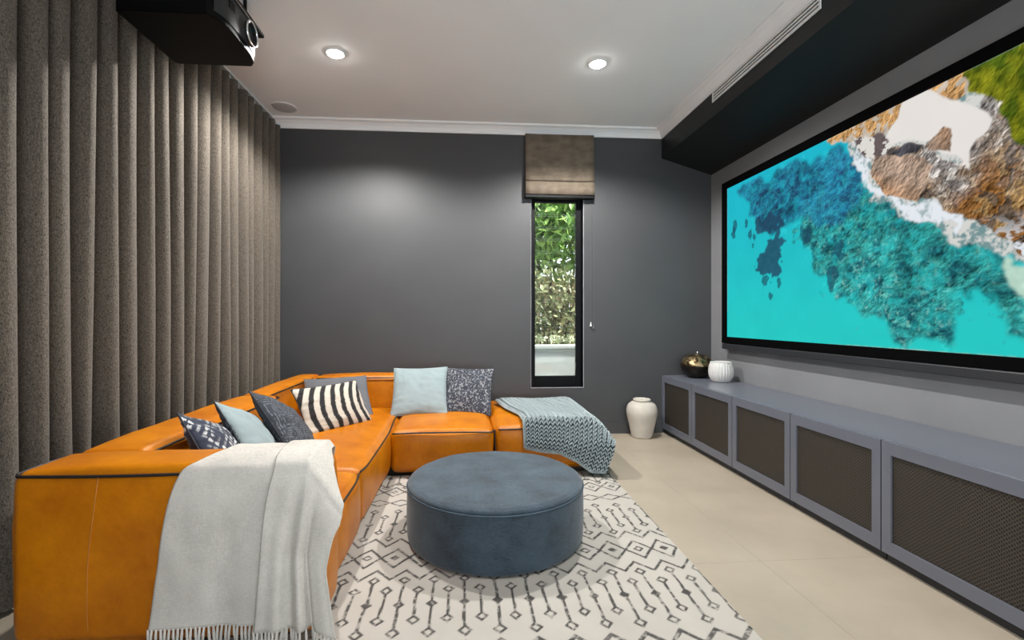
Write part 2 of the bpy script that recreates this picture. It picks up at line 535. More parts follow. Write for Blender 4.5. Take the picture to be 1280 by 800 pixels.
for dx, z, m in ((0.012, 1.065, 'white_metal'), (0.040, 1.04, 'cord')):
    V, F = lathe_vf([(0.003, 0.045), (0.006, 0.038), (0.006, 0.024), (0.009, 0.016), (0.011, 0.004), (0.008, 0.0)], (1.226 + dx, D - 0.013, z), 10)
    obj('cord_tassel', V, F, M[m], blind, True)

# ------------------------------------------------------------------ garden outside the window
M['ground'] = mat('garden_ground', (0.20, 0.17, 0.12), 0.95, var=0.3)
struct(box('ground', (-6, 9, D + 0.2, 14, -0.25, -0.12), M['ground']), 'garden ground outside the window')
M['render'] = mat('white_render', (0.72, 0.74, 0.76), 0.9, var=0.05, nscale=5)
gw = thing('garden_wall', 'pale rendered garden wall seen through the lowest louvres', 'wall', (1.2, 5.75, -0.12))
box('wall_body', (-1.5, 4.0, 5.68, 5.86, -0.12, 0.77), M['render'], gw, 0.004)
box('wall_cap', (-1.5, 4.0, 5.66, 5.88, 0.77, 0.81), M['render'], gw, 0.006)
M['fence'] = mat('weathered_timber', (0.30, 0.21, 0.13), 0.85, var=0.35, nscale=3, stretch=(6, 6, 0.6))
fe = thing('timber_fence', 'brown timber board fence behind the garden shrubs', 'fence', (1.5, 7.6, -0.12))
bV, bF = box_vf(-0.075, 0.075, -0.012, 0.012, 0, 1.95)
bV, bF = bevel_vf(bV, bF, 0.006, 1)
for k in range(26):
    o = obj('fence_board', [(x + (-0.6 + 0.16 * k), y + 7.6, z - 0.12 + random.uniform(-0.015, 0.015)) for x, y, z in bV], bF, M['fence'], fe)
for z in (0.3, 1.4):
    box('fence_rail', (-0.7, 3.6, 7.615, 7.66, z, z + 0.09), M['fence'], fe)
def leaf_mat(name, c0, c1):
    t = NT(name)
    g = t.n('ShaderNodeNewGeometry')
    t.l(t.ramp(g.outputs['Random Per Island'], c0, c1, 0.0, 1.0), t.p.inputs['Base Color'])
    t.p.inputs['Roughness'].default_value = 0.5
    t.p.inputs['Transmission Weight'].default_value = 0.0
    return t.m
M['leaf_a'] = leaf_mat('leaf_bright', (0.05, 0.17, 0.02), (0.42, 0.62, 0.16))
M['leaf_b'] = leaf_mat('leaf_olive', (0.09, 0.12, 0.05), (0.50, 0.50, 0.27))
M['leaf_c'] = leaf_mat('leaf_pale', (0.25, 0.30, 0.16), (0.75, 0.76, 0.55))
M['bark'] = mat('bark', (0.09, 0.065, 0.045), 0.9, var=0.3)
def leaves_vf(c, rad, n, size, seed):
    r = np.random.default_rng(seed); V, F = [], []
    while len(F) < n * 2:
        d = r.normal(size=3); d /= np.linalg.norm(d)
        rr = r.random() ** 0.45
        p = np.array(c) + d * np.array(rad) * rr
        a = r.normal(size=3); a /= np.linalg.norm(a)
        b = np.cross(a, r.normal(size=3)); b /= np.linalg.norm(b)
        nn = np.cross(a, b)
        s = size * (0.6 + 0.8 * r.random())
        i = len(V)
        V += [tuple(p - a * s), tuple(p + b * s * 0.45 + nn * s * 0.15), tuple(p + a * s), tuple(p - b * s * 0.45 + nn * s * 0.15)]
        F += [(i, i + 1, i + 2), (i, i + 2, i + 3)]
    return V, F
def plant(name, label, cat, base, c, rad, n, size, m, seed, stems):
    t = thing(name, label, cat, base)
    V, F = leaves_vf(c, rad, n, size, seed)
    fo = obj('foliage', V, F, M[m], t); fo['kind'] = 'stuff'
    for k in range(stems):
        e = (c[0] + random.uniform(-.5, .5) * rad[0], c[1] + random.uniform(-.4, .4) * rad[1], c[2] + random.uniform(0, .5) * rad[2])
        V, F = tube_vf([base, ((base[0] + e[0]) / 2 + random.uniform(-.05, .05), (base[1] + e[1]) / 2, (base[2] + e[2]) / 2), e], 0.02, 6, radii=[0.035, 0.025, 0.01])
        obj('stem', V, F, M['bark'], t, True)
plant('garden_tree', 'leafy bright green tree filling the upper louvres of the window', 'tree', (1.35, 7.0, -0.12), (1.3, 7.0, 2.65), (1.4, 0.6, 1.0), 5200, 0.07, 'leaf_a', 3, 5)
plant('garden_shrub', 'olive green shrub behind the pale garden wall', 'shrub', (1.05, 6.4, -0.12), (1.15, 6.4, 1.25), (0.9, 0.25, 0.62), 1500, 0.05, 'leaf_b', 5, 6)
plant('groundcover_plant', 'low pale leafed plant just behind the garden wall top', 'plant', (1.2, 6.02, -0.12), (1.2, 6.02, 0.85), (1.2, 0.06, 0.09), 420, 0.036, 'leaf_c', 9, 5)

# ------------------------------------------------------------------ screen
def screen_colors(S, T):
    """aerial coast picture; S metres from the left, T metres from the bottom"""
    w = lambda s, k, seed: (vnoise(S * k, T * k, seed) - 0.5) * s
    def inp(poly, a=0.10, k=6, seed=1): return inpoly(S + w(a, k, seed), T + w(a, k, seed + 50), poly)
    def soft(mask, n):
        m = mask.astype(float)
        for _ in range(n):
            m = (np.roll(m, 1, 0) + np.roll(m, -1, 0) + np.roll(m, 1, 1) + np.roll(m, -1, 1) + m) / 5
        return m[..., None]
    C = lambda r, g, b: np.array(lin(r, g, b))
    P = dict(
    sand=[(1.75,1.50),(1.89,1.38),(2.03,1.27),(2.14,1.17),(2.19,1.10),(2.18,1.06),(2.13,1.04),(2.10,1.00),(2.09,0.88),(2.07,0.95),(2.03,1.00),(1.97,1.02),(1.89,1.10),(1.78,1.16),(1.63,1.17),(1.66,1.25),(1.73,1.31)],
    green=[(2.0,1.46),(2.5,1.46),(2.5,0.90),(2.34,0.93),(2.26,0.99),(2.22,1.08),(2.24,1.15),(2.17,1.20),(2.10,1.26),(2.07,1.33)],
    cliff=[(1.20,1.36),(1.37,1.45),(1.76,1.45),(2.08,1.45),(2.12,1.29),(2.03,1.25),(1.89,1.36),(1.77,1.36),(1.73,1.29),(1.63,1.24),(1.55,1.19),(1.47,1.27)],
    rocks=[(1.52,1.19),(1.63,1.17),(1.78,1.16),(2.06,0.95),(2.10,1.10),(2.16,1.26),(2.32,1.22),(2.5,0.96),(2.5,0.41),(2.26,0.48),(2.19,0.58),(2.10,0.65),(2.03,0.70),(1.94,0.83),(1.82,0.82),(1.66,0.91),(1.53,1.03)],
    bigrock=[(1.54,1.04),(1.58,1.14),(1.66,1.13),(1.87,1.04),(1.91,0.98),(1.89,0.91),(1.84,0.81),(1.73,0.85),(1.63,0.92)],
    darkrock=[(1.66,1.12),(1.76,1.15),(1.86,1.10),(1.80,1.06)],
    cone=[(1.88,1.09),(1.97,1.15),(2.00,1.12),(2.00,1.02),(1.91,1.06)],
    foam=[(1.45,1.26),(1.55,1.17),(1.55,1.02),(1.66,0.90),(1.85,0.80),(1.94,0.82),(2.01,0.72),(2.05,0.66),(2.05,0.57),(1.97,0.63),(1.85,0.70),(1.71,0.81),(1.59,0.90),(1.49,1.02),(1.42,1.15)],
    weed=[(0.20,1.33),(0.68,1.33),(1.24,1.34),(1.42,1.25),(1.47,1.01),(1.44,0.82),(1.24,0.80),(0.95,0.89),(0.64,0.86),(0.48,0.96),(0.32,1.13)],
    blob1=[(0.43,1.00),(0.59,1.01),(0.78,0.97),(0.82,0.89),(0.59,0.87),(0.45,0.90)],
    blob2=[(0.45,0.69),(0.61,0.80),(0.76,0.89),(0.76,0.53),(0.46,0.52)],
    teal=[(0.95,0.95),(1.37,1.10),(1.66,0.84),(2.05,0.60),(2.30,0.46),(2.44,0.34),(2.44,0.05),(2.24,0.10),(2.20,0.28),(2.08,0.34),(1.98,0.26),(1.98,0.05),(1.80,0.05),(1.66,0.14),(1.50,0.22),(1.37,0.32),(1.18,0.46),(1.01,0.62)],
    pale=[(2.26,0.42),(2.5,0.44),(2.5,0.22),(2.36,0.20),(2.28,0.30)])
    k = np.clip(T / 1.38, 0, 1)[..., None]
    img = C(44, 206, 200) * (1 - k) + C(34, 186, 208) * k
    n1 = vnoise(S * 5, T * 5, 2, 5)[..., None]; n2 = vnoise(S * 22, T * 22, 4, 4, 0.6)[..., None]
    n3 = vnoise(S * 45, T * 45, 6, 3, 0.6)[..., None]
    rid = (1 - np.abs(2 * vnoise(S * 14 + w(.8, 6, 3), T * 20 + w(.8, 6, 8), 12, 4, 0.55) - 1) * 2.2).clip(0, 1)[..., None]
    img = img * (0.94 + 0.12 * n1)
    def emboss(f, k):
        gx = np.roll(f, -1, 1) - np.roll(f, 1, 1); gy = np.roll(f, -1, 0) - np.roll(f, 1, 0)
        return np.clip(1 + k * (gy - gx), 0.25, 1.9)[..., None]
    hw = vnoise(S * 15 + w(1.4, 5, 3), T * 19 + w(1.4, 5, 8), 12, 5, 0.66)
    ew = emboss(hw, 3.2)
    # weed beds under water
    mt = soft(inp(P['teal'], 0.26, 8, 21), 16) * np.clip(0.85 + 1.5 * (n2 - 0.45), 0.45, 1)
    texd = np.clip((hw[..., None] - 0.34) * 3.0, 0, 1)
    tealc = C(28, 86, 96) * (1 - texd) + C(56, 158, 152) * texd
    tealc = tealc * (0.30 + 1.35 * n1) * ew
    fleck = np.clip((n3 - 0.58) * 5, 0, 1) * np.clip((n1 - 0.35) * 4, 0, 1)
    tealc = tealc * (1 - 0.45 * fleck) + C(150, 226, 210) * 0.45 * fleck
    spk = soft(inp(P['teal'], 0.55, 9, 31), 4) * np.clip((n2 - 0.50) * 6, 0, 1)
    img = img * (1 - 0.7 * spk * (1 - mt)) + tealc * 0.7 * spk * (1 - mt)
    img = img * (1 - mt) + tealc * mt
    mw = soft(inp(P['weed'], 0.24, 7, 23), 22) * np.clip(0.92 + 1.2 * (n2 - 0.48), 0.5, 1)
    wc = C(36, 78, 112) * (1 - texd) + C(40, 132, 164) * texd
    wc = wc * (0.38 + 1.15 * n1) * (0.5 + 0.5 * ew)
    img = img * (1 - mw) + wc * mw
    edge = soft(inp(P['weed'], 0.4, 8, 27) | inp(P['teal'], 0.3, 8, 28), 6)
    img = img + edge * rid ** 7 * C(60, 180, 180) * 0.28
    for nm, sd in (('blob1', 41), ('blob2', 43)):
        mb = soft(inp(P[nm], 0.17, 13, sd), 3)
        img = img * (1 - 0.9 * mb) + C(40, 72, 100) * (0.6 + 0.8 * n2) * 0.9 * mb
    for (a, b, r) in ((0.13, 1.02, .03), (0.10, 0.92, .025), (0.30, 1.0, .022), (0.36, 0.90, .03), (0.40, 0.86, .03), (0.62, 0.36, .028), (0.55, 0.47, .03), (0.72, 0.48, .03), (1.30, 0.62, .05), (1.25, .45, .05), (1.0, 0.78, .05)):
        d = np.sqrt(((S - a) * 1.0) ** 2 + ((T - b) * 0.6) ** 2) + w(0.09, 18, 61)
        m = np.clip((r - d) / 0.008, 0, 1)[..., None] * 0.75
        img = img * (1 - m) + C(34, 78, 100) * m
    # pale shallows lower right with weed
    mp = soft(inp(P['pale'], 0.2, 6, 33), 6)
    pc = C(190, 222, 205) * (0.8 + 0.4 * n2)
    wk = np.clip((n1 - 0.52) * 9, 0, 1)
    img = img * (1 - mp) + (pc * (1 - wk) + C(36, 96, 104) * wk) * mp
    # wet sand and wash under the rocky shore
    sb_ = [(1.36,1.50),(1.42,1.22),(1.48,1.03),(1.60,0.88),(1.80,0.75),(2.0,0.60),(2.14,0.52),(2.3,0.40),(2.5,0.36),(2.5,1.5)]
    mb_ = soft(inp(sb_, 0.16, 8, 85), 4)
    bw = np.clip((0.5 * n2 + 0.5 * n3 - 0.42) * 7, 0, 1)
    img = img * (1 - mb_) + (C(216, 216, 212) * bw + C(120, 150, 152) * (1 - bw)) * mb_
    # surf
    mf = soft(inp(P['foam'], 0.16, 9, 35), 3)
    lace = np.clip((n2 - 0.30) * 6, 0, 1)
    img = img * (1 - mf * (0.35 + 0.65 * lace)) + C(232, 238, 244) * mf * (0.35 + 0.65 * lace)
    # rocky shore: broken stones from cell distances at two sizes, with relief shading
    def stones(n, seed, warp):
        r = np.random.default_rng(seed)
        pts = np.stack([r.uniform(1.15, 2.5, n), r.uniform(0.30, 1.45, n)], 1); tone = r.random(n)
        d1 = np.full(S.shape, 9.0); d2 = np.full(S.shape, 9.0); idn = np.zeros(S.shape, int)
        Sx = S + w(warp, 24, seed); Tx = T + w(warp, 24, seed + 1)
        c0 = int(1.05 / (S[0, 1] - S[0, 0]))
        for i, (a, b) in enumerate(pts):
            i0 = max(0, int((a - .25) / (S[0, 1] - S[0, 0]))); i1 = int((a + .25) / (S[0, 1] - S[0, 0]))
            j0 = max(0, int((b - .25) / (T[1, 0] - T[0, 0]))); j1 = int((b + .25) / (T[1, 0] - T[0, 0]))
            sl = (slice(j0, j1), slice(i0, i1))
            d = (Sx[sl] - a) ** 2 + (Tx[sl] - b) ** 2
            c = d < d1[sl]
            d2[sl] = np.where(c, d1[sl], np.minimum(d2[sl], d)); idn[sl] = np.where(c, i, idn[sl]); d1[sl] = np.where(c, d, d1[sl])
        return np.clip(np.sqrt(d2) - np.sqrt(d1), 0, 0.05), tone[idn][..., None]
    gapA, tA = stones(380, 77, 0.10); gapB, tB = stones(1500, 79, 0.06)
    hr = vnoise(S * 9, T * 9, 15, 6, 0.65)
    er = emboss(hr + 6 * np.minimum(gapA, 0.02) + 4 * np.minimum(gapB, 0.012), 4.5)
    stone = np.clip(gapB / 0.010, 0, 1)[..., None]
    tt = tB
    mixn = np.clip((n1 - 0.42) * 6, 0, 1)
    grey = np.where(tB < .5, C(170, 162, 158), np.where(tB < .8, C(132, 126, 126), C(222, 216, 210)))
    brown = np.where(tA < .4, C(150, 104, 58), np.where(tA < .7, C(116, 96, 78), C(176, 140, 92)))
    up = np.clip((T[..., None] - 0.70) * 4, 0, 1)
    kk = np.clip(0.75 * up + 0.6 * (mixn - .5), 0, 1)
    shore = (brown * (1 - kk) + grey * kk) * (0.5 + 0.8 * n2) * er * (0.55 + 0.45 * stone)
    mr = soft(inp(P['rocks'], 0.14, 8, 37), 2)
    img = img * (1 - mr) + shore * mr
    wash = mr * np.clip((0.66 - T[..., None]) * 6, 0, 1) * np.clip((rid - 0.55) * 4, 0, 1)
    img = img * (1 - wash) + C(226, 232, 238) * wash
    mc = soft(inp(P['cliff'], 0.10, 9, 39), 2)
    cl = (C(204, 158, 104) * (0.5 + 0.9 * n2)) * er
    cl = np.where(tt > .7, C(206, 192, 176) * (0.6 + 0.7 * n2), cl)
    img = img * (1 - mc) + cl * mc
    ms = soft(inp(P['sand'], 0.05, 7, 45), 2)
    img = img * (1 - ms) + C(234, 229, 224) * (0.97 + 0.06 * n1) * ms
    spots = soft(inp([(1.42,1.30),(1.62,1.28),(1.68,1.16),(1.56,1.10),(1.50,1.16)], .08, 9, 47), 3)
    img = img * (1 - spots) + np.where(n2 > .52, C(226, 222, 216), C(104, 92, 92) * (.7 + .6 * n3)) * spots
    mg = soft(inp(P['green'], 0.16, 6, 49), 2)
    gr = C(84, 104, 26) * (1 - n1) * 1.5 + C(196, 184, 40) * np.clip((n1 - 0.45) * 3, 0, 1) * 0.8
    gr = gr * (0.55 + 0.9 * n2) * (0.4 + 0.6 * er)
    img = img * (1 - mg) + gr * mg
    for nm, c0, c1, sd in (('bigrock', C(176, 152, 134), C(196, 128, 44), 51), ('darkrock', C(84, 82, 88), C(60, 60, 66), 53), ('cone', C(170, 160, 150), C(150, 110, 78), 55)):
        mk = soft(inp(P[nm], 0.05, 10, sd), 1)
        g = np.clip(((1.70 - S) * 1.2 + (0.98 - T) * 2.2 + 0.3 * (n1[..., 0] - .5)) * 2.0, 0, 1)[..., None] if nm == 'bigrock' else n1
        cc = (c0 * (1 - g) + c1 * g) * (0.5 + 0.9 * n2) * emboss(hr, 5.5)
        img = img * (1 - mk) + cc * mk
    return img.clip(0, 1)

SY0, SY1, SZ0, SZ1, SX = 4.177, 1.718, 0.975, 2.358, 2.442
scr = thing('projection_screen', 'large framed screen showing an aerial view of a turquoise rocky coast', 'screen', (XR - 0.02, (SY0 + SY1) / 2, 0.85))
ns, nt = 610, 344
sv = np.linspace(0, SY0 - SY1, ns); tv = np.linspace(0, SZ1 - SZ0, nt)
S_, T_ = np.meshgrid(sv, tv)
cols = screen_colors(S_, T_).reshape(-1, 3)
V = np.stack([np.full(S_.size, SX), SY0 - S_.ravel(), SZ0 + T_.ravel()], 1)
F = [(j * ns + i, j * ns + i + 1, (j + 1) * ns + i + 1, (j + 1) * ns + i) for j in range(nt - 1) for i in range(ns - 1)]
M['picture'] = mat_attr('screen_picture', emit=0.51)
obj('picture', V.tolist(), F, M['picture'], scr, colors=cols)
fw = 0.062
fx0, fx1 = SX - 0.020, XR - 0.012
for b in [(fx0, fx1, SY1 - fw, SY0 + fw, SZ1, SZ1 + fw), (fx0, fx1, SY1 - fw, SY0 + fw, SZ0 - fw, SZ0),
          (fx0, fx1, SY0, SY0 + fw, SZ0, SZ1), (fx0, fx1, SY1 - fw, SY1, SZ0, SZ1)]:
    box('screen_frame', b, M['black_matte'], scr, 0.004)
box('screen_backing', (SX + 0.004, XR - 0.013, SY1, SY0, SZ0, SZ1), M['black_matte'], scr)
M['housing'] = mat('screen_housing', (0.022, 0.023, 0.026), 0.4, var=0.05)
box('lower_housing', (XR - 0.075, XR - 0.002, SY1 - 0.02, SY0 + 0.032, SZ0 - fw - 0.052, SZ0 - fw - 0.001), M['housing'], scr, 0.006)
box('wall_mount', (XR - 0.0125, XR - 0.001, SY1 + 0.3, SY0 - 0.3, 1.4, 1.9), M['black'], scr)

# ------------------------------------------------------------------ cabinets
CZ = 0.575
UW = (4.534 - 1.448) / 5
cab_words = ['low grey cabinet with dark mesh door in the corner behind the cream vase',
             'low grey mesh-door cabinet directly below the white ribbed pot',
             'low grey mesh-door cabinet, middle one of the five under the screen',
             'low grey mesh-door cabinet, second nearest to the photographer',
             'nearest and largest-looking low grey mesh-door cabinet under the screen']
PL = 0.075
for k in range(5):
    ya, yb = D - UW * (k + 1), D - UW * k
    yb -= 0.001
    t = thing('media_cabinet', cab_words[k], 'cabinet', (XC + 0.25, (ya + yb) / 2, 0), 'low mesh-door cabinets along the screen wall')
    g = 0.003
    x0, x1 = XC + 0.022, XR - 0.004
    parts = [box_vf(x0, x1, ya + g, ya + g + 0.016, PL, CZ - 0.022), box_vf(x0, x1, yb - g - 0.016, yb - g, PL, CZ - 0.022),
             box_vf(x0, x1, ya + g + 0.016, yb - g - 0.016, PL, PL + 0.016), box_vf(x1 - 0.012, x1, ya + g + 0.016, yb - g - 0.016, PL + 0.016, CZ - 0.022)]
    obj('carcass', *join_vf(parts), M['cab_dark'], t)
    box('plinth', (XC + 0.030, XR - 0.05, ya + g, yb - g, 0.001, PL - 0.001), M['cab_dark'], t)
    dz0, dz1 = 0.047, CZ - 0.003
    st, rl = 0.047, 0.060
    fr = [box_vf(XC, XC + 0.020, ya + g, ya + g + st, dz0, dz1), box_vf(XC, XC + 0.020, yb - g - st, yb - g, dz0, dz1),
          box_vf(XC, XC + 0.020, ya + g + st, yb - g - st, dz0, dz0 + rl), box_vf(XC, XC + 0.020, ya + g + st, yb - g - st, dz1 - rl, dz1)]
    d = obj('door', *join_vf(fr), M['cab'], t)
    mp = box('mesh_panel', (XC + 0.009, XC + 0.013, ya + g + st - 0.004, yb - g - st + 0.004, dz0 + rl - 0.004, dz1 - rl + 0.004), M['mesh'], None)
    mp.parent = d; mp.matrix_parent_inverse = Matrix.Identity(4)
    mp.matrix_parent_inverse = Matrix.Translation(Vector((0, 0, 0)))
ct = tag(box('cabinet_worktop', (XC + 0.021, XR - 0.003, 1.448, D - 0.001, CZ - 0.021, CZ), M['cab'], None, 0.002), 'long blue-grey lacquered worktop running along the low cabinets', 'worktop')

# ------------------------------------------------------------------ linear air vent on bulkhead
vt = thing('air_vent', 'white linear slot air vent on the bulkhead face', 'vent', (XC, 3.0, 2.86))
vy0, vy1, vz0, vz1 = 2.43, 3.56, 2.862, 2.944
box('vent_backing', (XC - 0.003, XC - 0.0005, vy0, vy1, vz0, vz1), M['black_matte'], vt)
for b in [(vy0, vy1, vz0, vz0 + 0.016), (vy0, vy1, vz1 - 0.008, vz1), (vy0, vy0 + 0.012, vz0 + 0.016, vz1 - 0.008), (vy1 - 0.012, vy1, vz0 + 0.016, vz1 - 0.008)]:
    box('vent_frame', (XC - 0.010, XC - 0.003, *b), M['white_metal'], vt)
for z in (vz0 + 0.028, vz0 + 0.051):
    box('vent_slat', (XC - 0.009, XC - 0.003, vy0 + 0.012, vy1 - 0.012, z, z + 0.011), M['white_metal'], vt)

# ------------------------------------------------------------------ downlights and ceiling speaker
def emit_mat(name, c, s):
    t = NT(name); e = t.n('ShaderNodeEmission'); e.inputs[0].default_value = (*c, 1); e.inputs[1].default_value = s
    t.l(e.outputs[0], t.out.inputs[0]); return t.m
M['lamp'] = emit_mat('lamp_glow', (1, 0.97, 0.92), 40)
def downlight(x, y, label=None):
    ring = [(0.053, -0.001), (0.066, -0.001), (0.070, -0.006), (0.067, -0.009), (0.056, -0.010), (0.053, -0.006)]
    n = 32; V, F = [], []
    for r, z in ring:
        for k in range(n):
            V.append((x + r * cos(2 * pi * k / n), y + r * sin(2 * pi * k / n), CEIL + z))
    m = len(ring)
    for i in range(m):
        for k in range(n):
            F.append((i * n + k, i * n + (k + 1) % n, ((i + 1) % m) * n + (k + 1) % n, ((i + 1) % m) * n + k))
    lv, lf = lathe_vf([(0.052, -0.004), (0.050, -0.012), (0.040, -0.020), (0.022, -0.025), (0.002, -0.026)], (x, y, CEIL), n)
    if label:
        t = thing('downlight', label, 'downlight', (x, y, CEIL), 'recessed ceiling downlights')
    else:
        t = bpy.data.objects['ceiling']
    obj('trim_ring', V, F, M['white_metal'], t, True)
    obj('lamp_lens', lv, lf, M['lamp'], t, True)
downlight(*DOWNLIGHTS[0], 'glowing round recessed ceiling downlight nearer the curtain')
downlight(*DOWNLIGHTS[1], 'glowing round recessed ceiling downlight nearer the screen')
for p in DOWNLIGHTS_REAR: downlight(*p)

sp = thing('ceiling_speaker', 'round pale grey ceiling speaker beside the curtain', 'speaker', (-1.612, 4.262, CEIL))
M['spk'] = mat('speaker_grille', (0.50, 0.50, 0.50), 0.7, var=0.06, bump=0.6, bscale=900, bdist=0.002)
V, F = lathe_vf([(0.098, -0.0005), (0.098, -0.008), (0.090, -0.011), (0.04, -0.012), (0.002, -0.012)], (-1.612, 4.262, CEIL), 40)
obj('grille', V, F, M['spk'], sp, True)
V, F = tube_vf([(-1.612 + 0.104 * cos(a * pi / 20), 4.262 + 0.104 * sin(a * pi / 20), CEIL - 0.005) for a in range(40)], 0.005, 6, True)
obj('rim', V, F, M['white_metal'], sp, True)

# ------------------------------------------------------------------ curtain
NF = 30
def curtain_xy(tau, h):
    k = tau / (2 * pi)
    yy = 0.42 + k * 0.1365 + 0.045 * mnoise.noise((k * 0.75, 1.3, 0.2))
    a1 = mnoise.noise((yy * 5.3, h * 0.9, 3.1)); a2 = mnoise.noise((yy * 2.1, h * 1.6, 9.4))
    a3 = mnoise.noise((floorish(k) * 1.7, 0.3, 5.5))
    A = 0.090 * (1 + 0.22 * a1 * (0.4 + h)) * (1 - 0.50 * h * max(0.0, a3 + 0.1))
    c_ = cos(tau)
    lobe_ = math.tanh(1.9 * (c_ + 0.12 * a3)) / math.tanh(1.9)          # rounded fronts with steep sides
    x = -1.835 + A * lobe_ + 0.012 * h * a2 - 0.035 * h * max(0.0, a3)
    y = yy + 0.034 * h * a2 + 0.006 * sin(tau) + 0.014 * h * a1
    return x, min(y, D - 0.022)
def floorish(k):
    f = k - math.floor(k)
    return math.floor(k) + f * f * (3 - 2 * f)
def curtain_pt(u, v):
    x, y = curtain_xy(u * NF * 2 * pi, v)
    z = 2.965 - v * 2.945
    return (x, y, z)
V, F = grid_vf(NF * 24 + 1, 36, curtain_pt)
cu = obj('curtain', V, F, M['curtain'], None, True)
tag(cu, 'full-height brown woven curtain in deep wave folds along the left wall', 'curtain')
so = cu.modifiers.new('thick', 'SOLIDIFY'); so.thickness = 0.003
rail = thing('curtain_rail', 'slim white curtain rail on the ceiling above the brown curtain', 'rail', (-1.80, 2.5, CEIL))
box('track', (-1.815, -1.785, 0.40, D - 0.005, CEIL - 0.018, CEIL - 0.0005), M['white_metal'], rail, 0.002)
gl = [box_vf(-1.803, -1.797, 0.42 + 0.1365 * k - 0.006, 0.42 + 0.1365 * k + 0.006, CEIL - 0.062, CEIL - 0.0182) for k in range(1, NF + 1)]
for g_ in gl: obj('glide', *g_, M['white_metal'], rail)

# ------------------------------------------------------------------ projector
pr = thing('projector', 'black ceiling-hung projector with chrome lens ring in front of the curtain', 'projector', (-1.38, 2.47, 2.56))
# body with a bowed front facing the screen (+X)
def proj_outline(n=16):
    y0, y1 = 2.235, 2.690
    pts = [(-1.60, y0 + 0.015), (-1.60, y1 - 0.015), (-1.585, y1)]
    for i in range(n + 1):
        t = i / n; y = y1 + (y0 - y1) * t
        bow = 0.050 * (1 - (2 * t - 1) ** 4) ** 0.8
        pts.append((-1.195 + bow, y))
    pts += [(-1.585, y0)]
    return pts
def prism(pts, zs):
    """stack of outlines: zs = [(z, inset)]"""
    cx = sum(p[0] for p in pts) / len(pts); cy = sum(p[1] for p in pts) / len(pts)
    V, F = [], []; n = len(pts)
    for z, ins in zs:
        for x, y in pts:
            dx, dy = x - cx, y - cy
            V.append((cx + dx * (1 - ins / 0.22), cy + dy * (1 - ins / 0.24), z))
    for j in range(len(zs) - 1):
        for i in range(n):
            F.append((j * n + i, j * n + (i + 1) % n, (j + 1) * n + (i + 1) % n, (j + 1) * n + i))
    F.append(tuple(range(n - 1, -1, -1))); F.append(tuple((len(zs) - 1) * n + i for i in range(n)))
    return V, F
V, F = prism(proj_outline(), [(2.555, 0.006), (2.559, 0.0), (2.600, 0.0), (2.735, 0.010), (2.752, 0.022)])
obj('body', V, F, M['black_body'], pr)
# silver front band
M['silver'] = mat('silver_front', (0.03, 0.03, 0.03), 0.5, metal=0.0, var=0.05, spec=0.15)
ol = proj_outline(24)[3:-1]
V = []; F = []
for i, (x, y) in enumerate(ol):
    for z, d in ((2.585, 0.003), (2.60, 0.006), (2.70, 0.004), (2.722, -0.002)):
        V.append((x + d, y, z))
m_ = len(ol)
for i in range(1, m_ - 2):
    for j in range(3):
        F.append((i * 4 + j, i * 4 + j + 1, (i + 1) * 4 + j + 1, (i + 1) * 4 + j))
obj('front_panel', V, F, M['silver'], pr, True)
lc = (-1.138, 2.548, 2.655)
def ring_x(c, prof, n=36):
    V, F = [], []
    for r, dx in prof:
        for k in range(n):
            a = 2 * pi * k / n
            V.append((c[0] + dx, c[1] + r * cos(a), c[2] + r * sin(a)))
    for i in range(len(prof) - 1):
        for k in range(n):
            F.append((i * n + k, i * n + (k + 1) % n, (i + 1) * n + (k + 1) % n, (i + 1) * n + k))
    F.append(tuple((len(prof) - 1) * n + k for k in range(n)))
    return V, F
le = obj('lens', *ring_x(lc, [(0.062, -0.02), (0.062, 0.010), (0.050, 0.008), (0.044, -0.01), (0.001, -0.006)]), M['black_gloss'], pr, True)
V, F = tube_vf([(lc[0] + 0.010, lc[1] + 0.060 * cos(2 * pi * k / 40), lc[2] + 0.060 * sin(2 * pi * k / 40)) for k in range(40)], 0.0055, 8, True)
obj('lens_ring', V, F, M['chrome'], pr, True)
V, F = tube_vf([(ol[i][0] + 0.004, ol[i][1], 2.735) for i in range(6, m_ - 2)], 0.003, 6)
obj('chrome_strip', V, F, M['chrome'], pr, True)
for k in range(3):
    box('vent_slot', (-1.146, -1.139, 2.34 + k * 0.02, 2.352 + k * 0.02, 2.66, 2.70), M['black'], pr)
box('mount_plate', (-1.66, -1.215, 2.05, 2.905, 2.842, 2.862), M['black'], pr, 0.003)
box('mount_bracket', (-1.50, -1.28, 2.32, 2.60, 2.752, 2.842), M['black'], pr, 0.004)
for (x, y) in ((-1.60, 2.15), (-1.28, 2.15), (-1.60, 2.80), (-1.28, 2.80)):
    V, F = lathe_vf([(0.010, 0), (0.010, CEIL - 2.862 - 0.004), (0.025, CEIL - 2.862 - 0.004), (0.025, CEIL - 2.862)], (x, y, 2.862), 12)
    obj('hanging_rod', V, F, M['black'], pr)

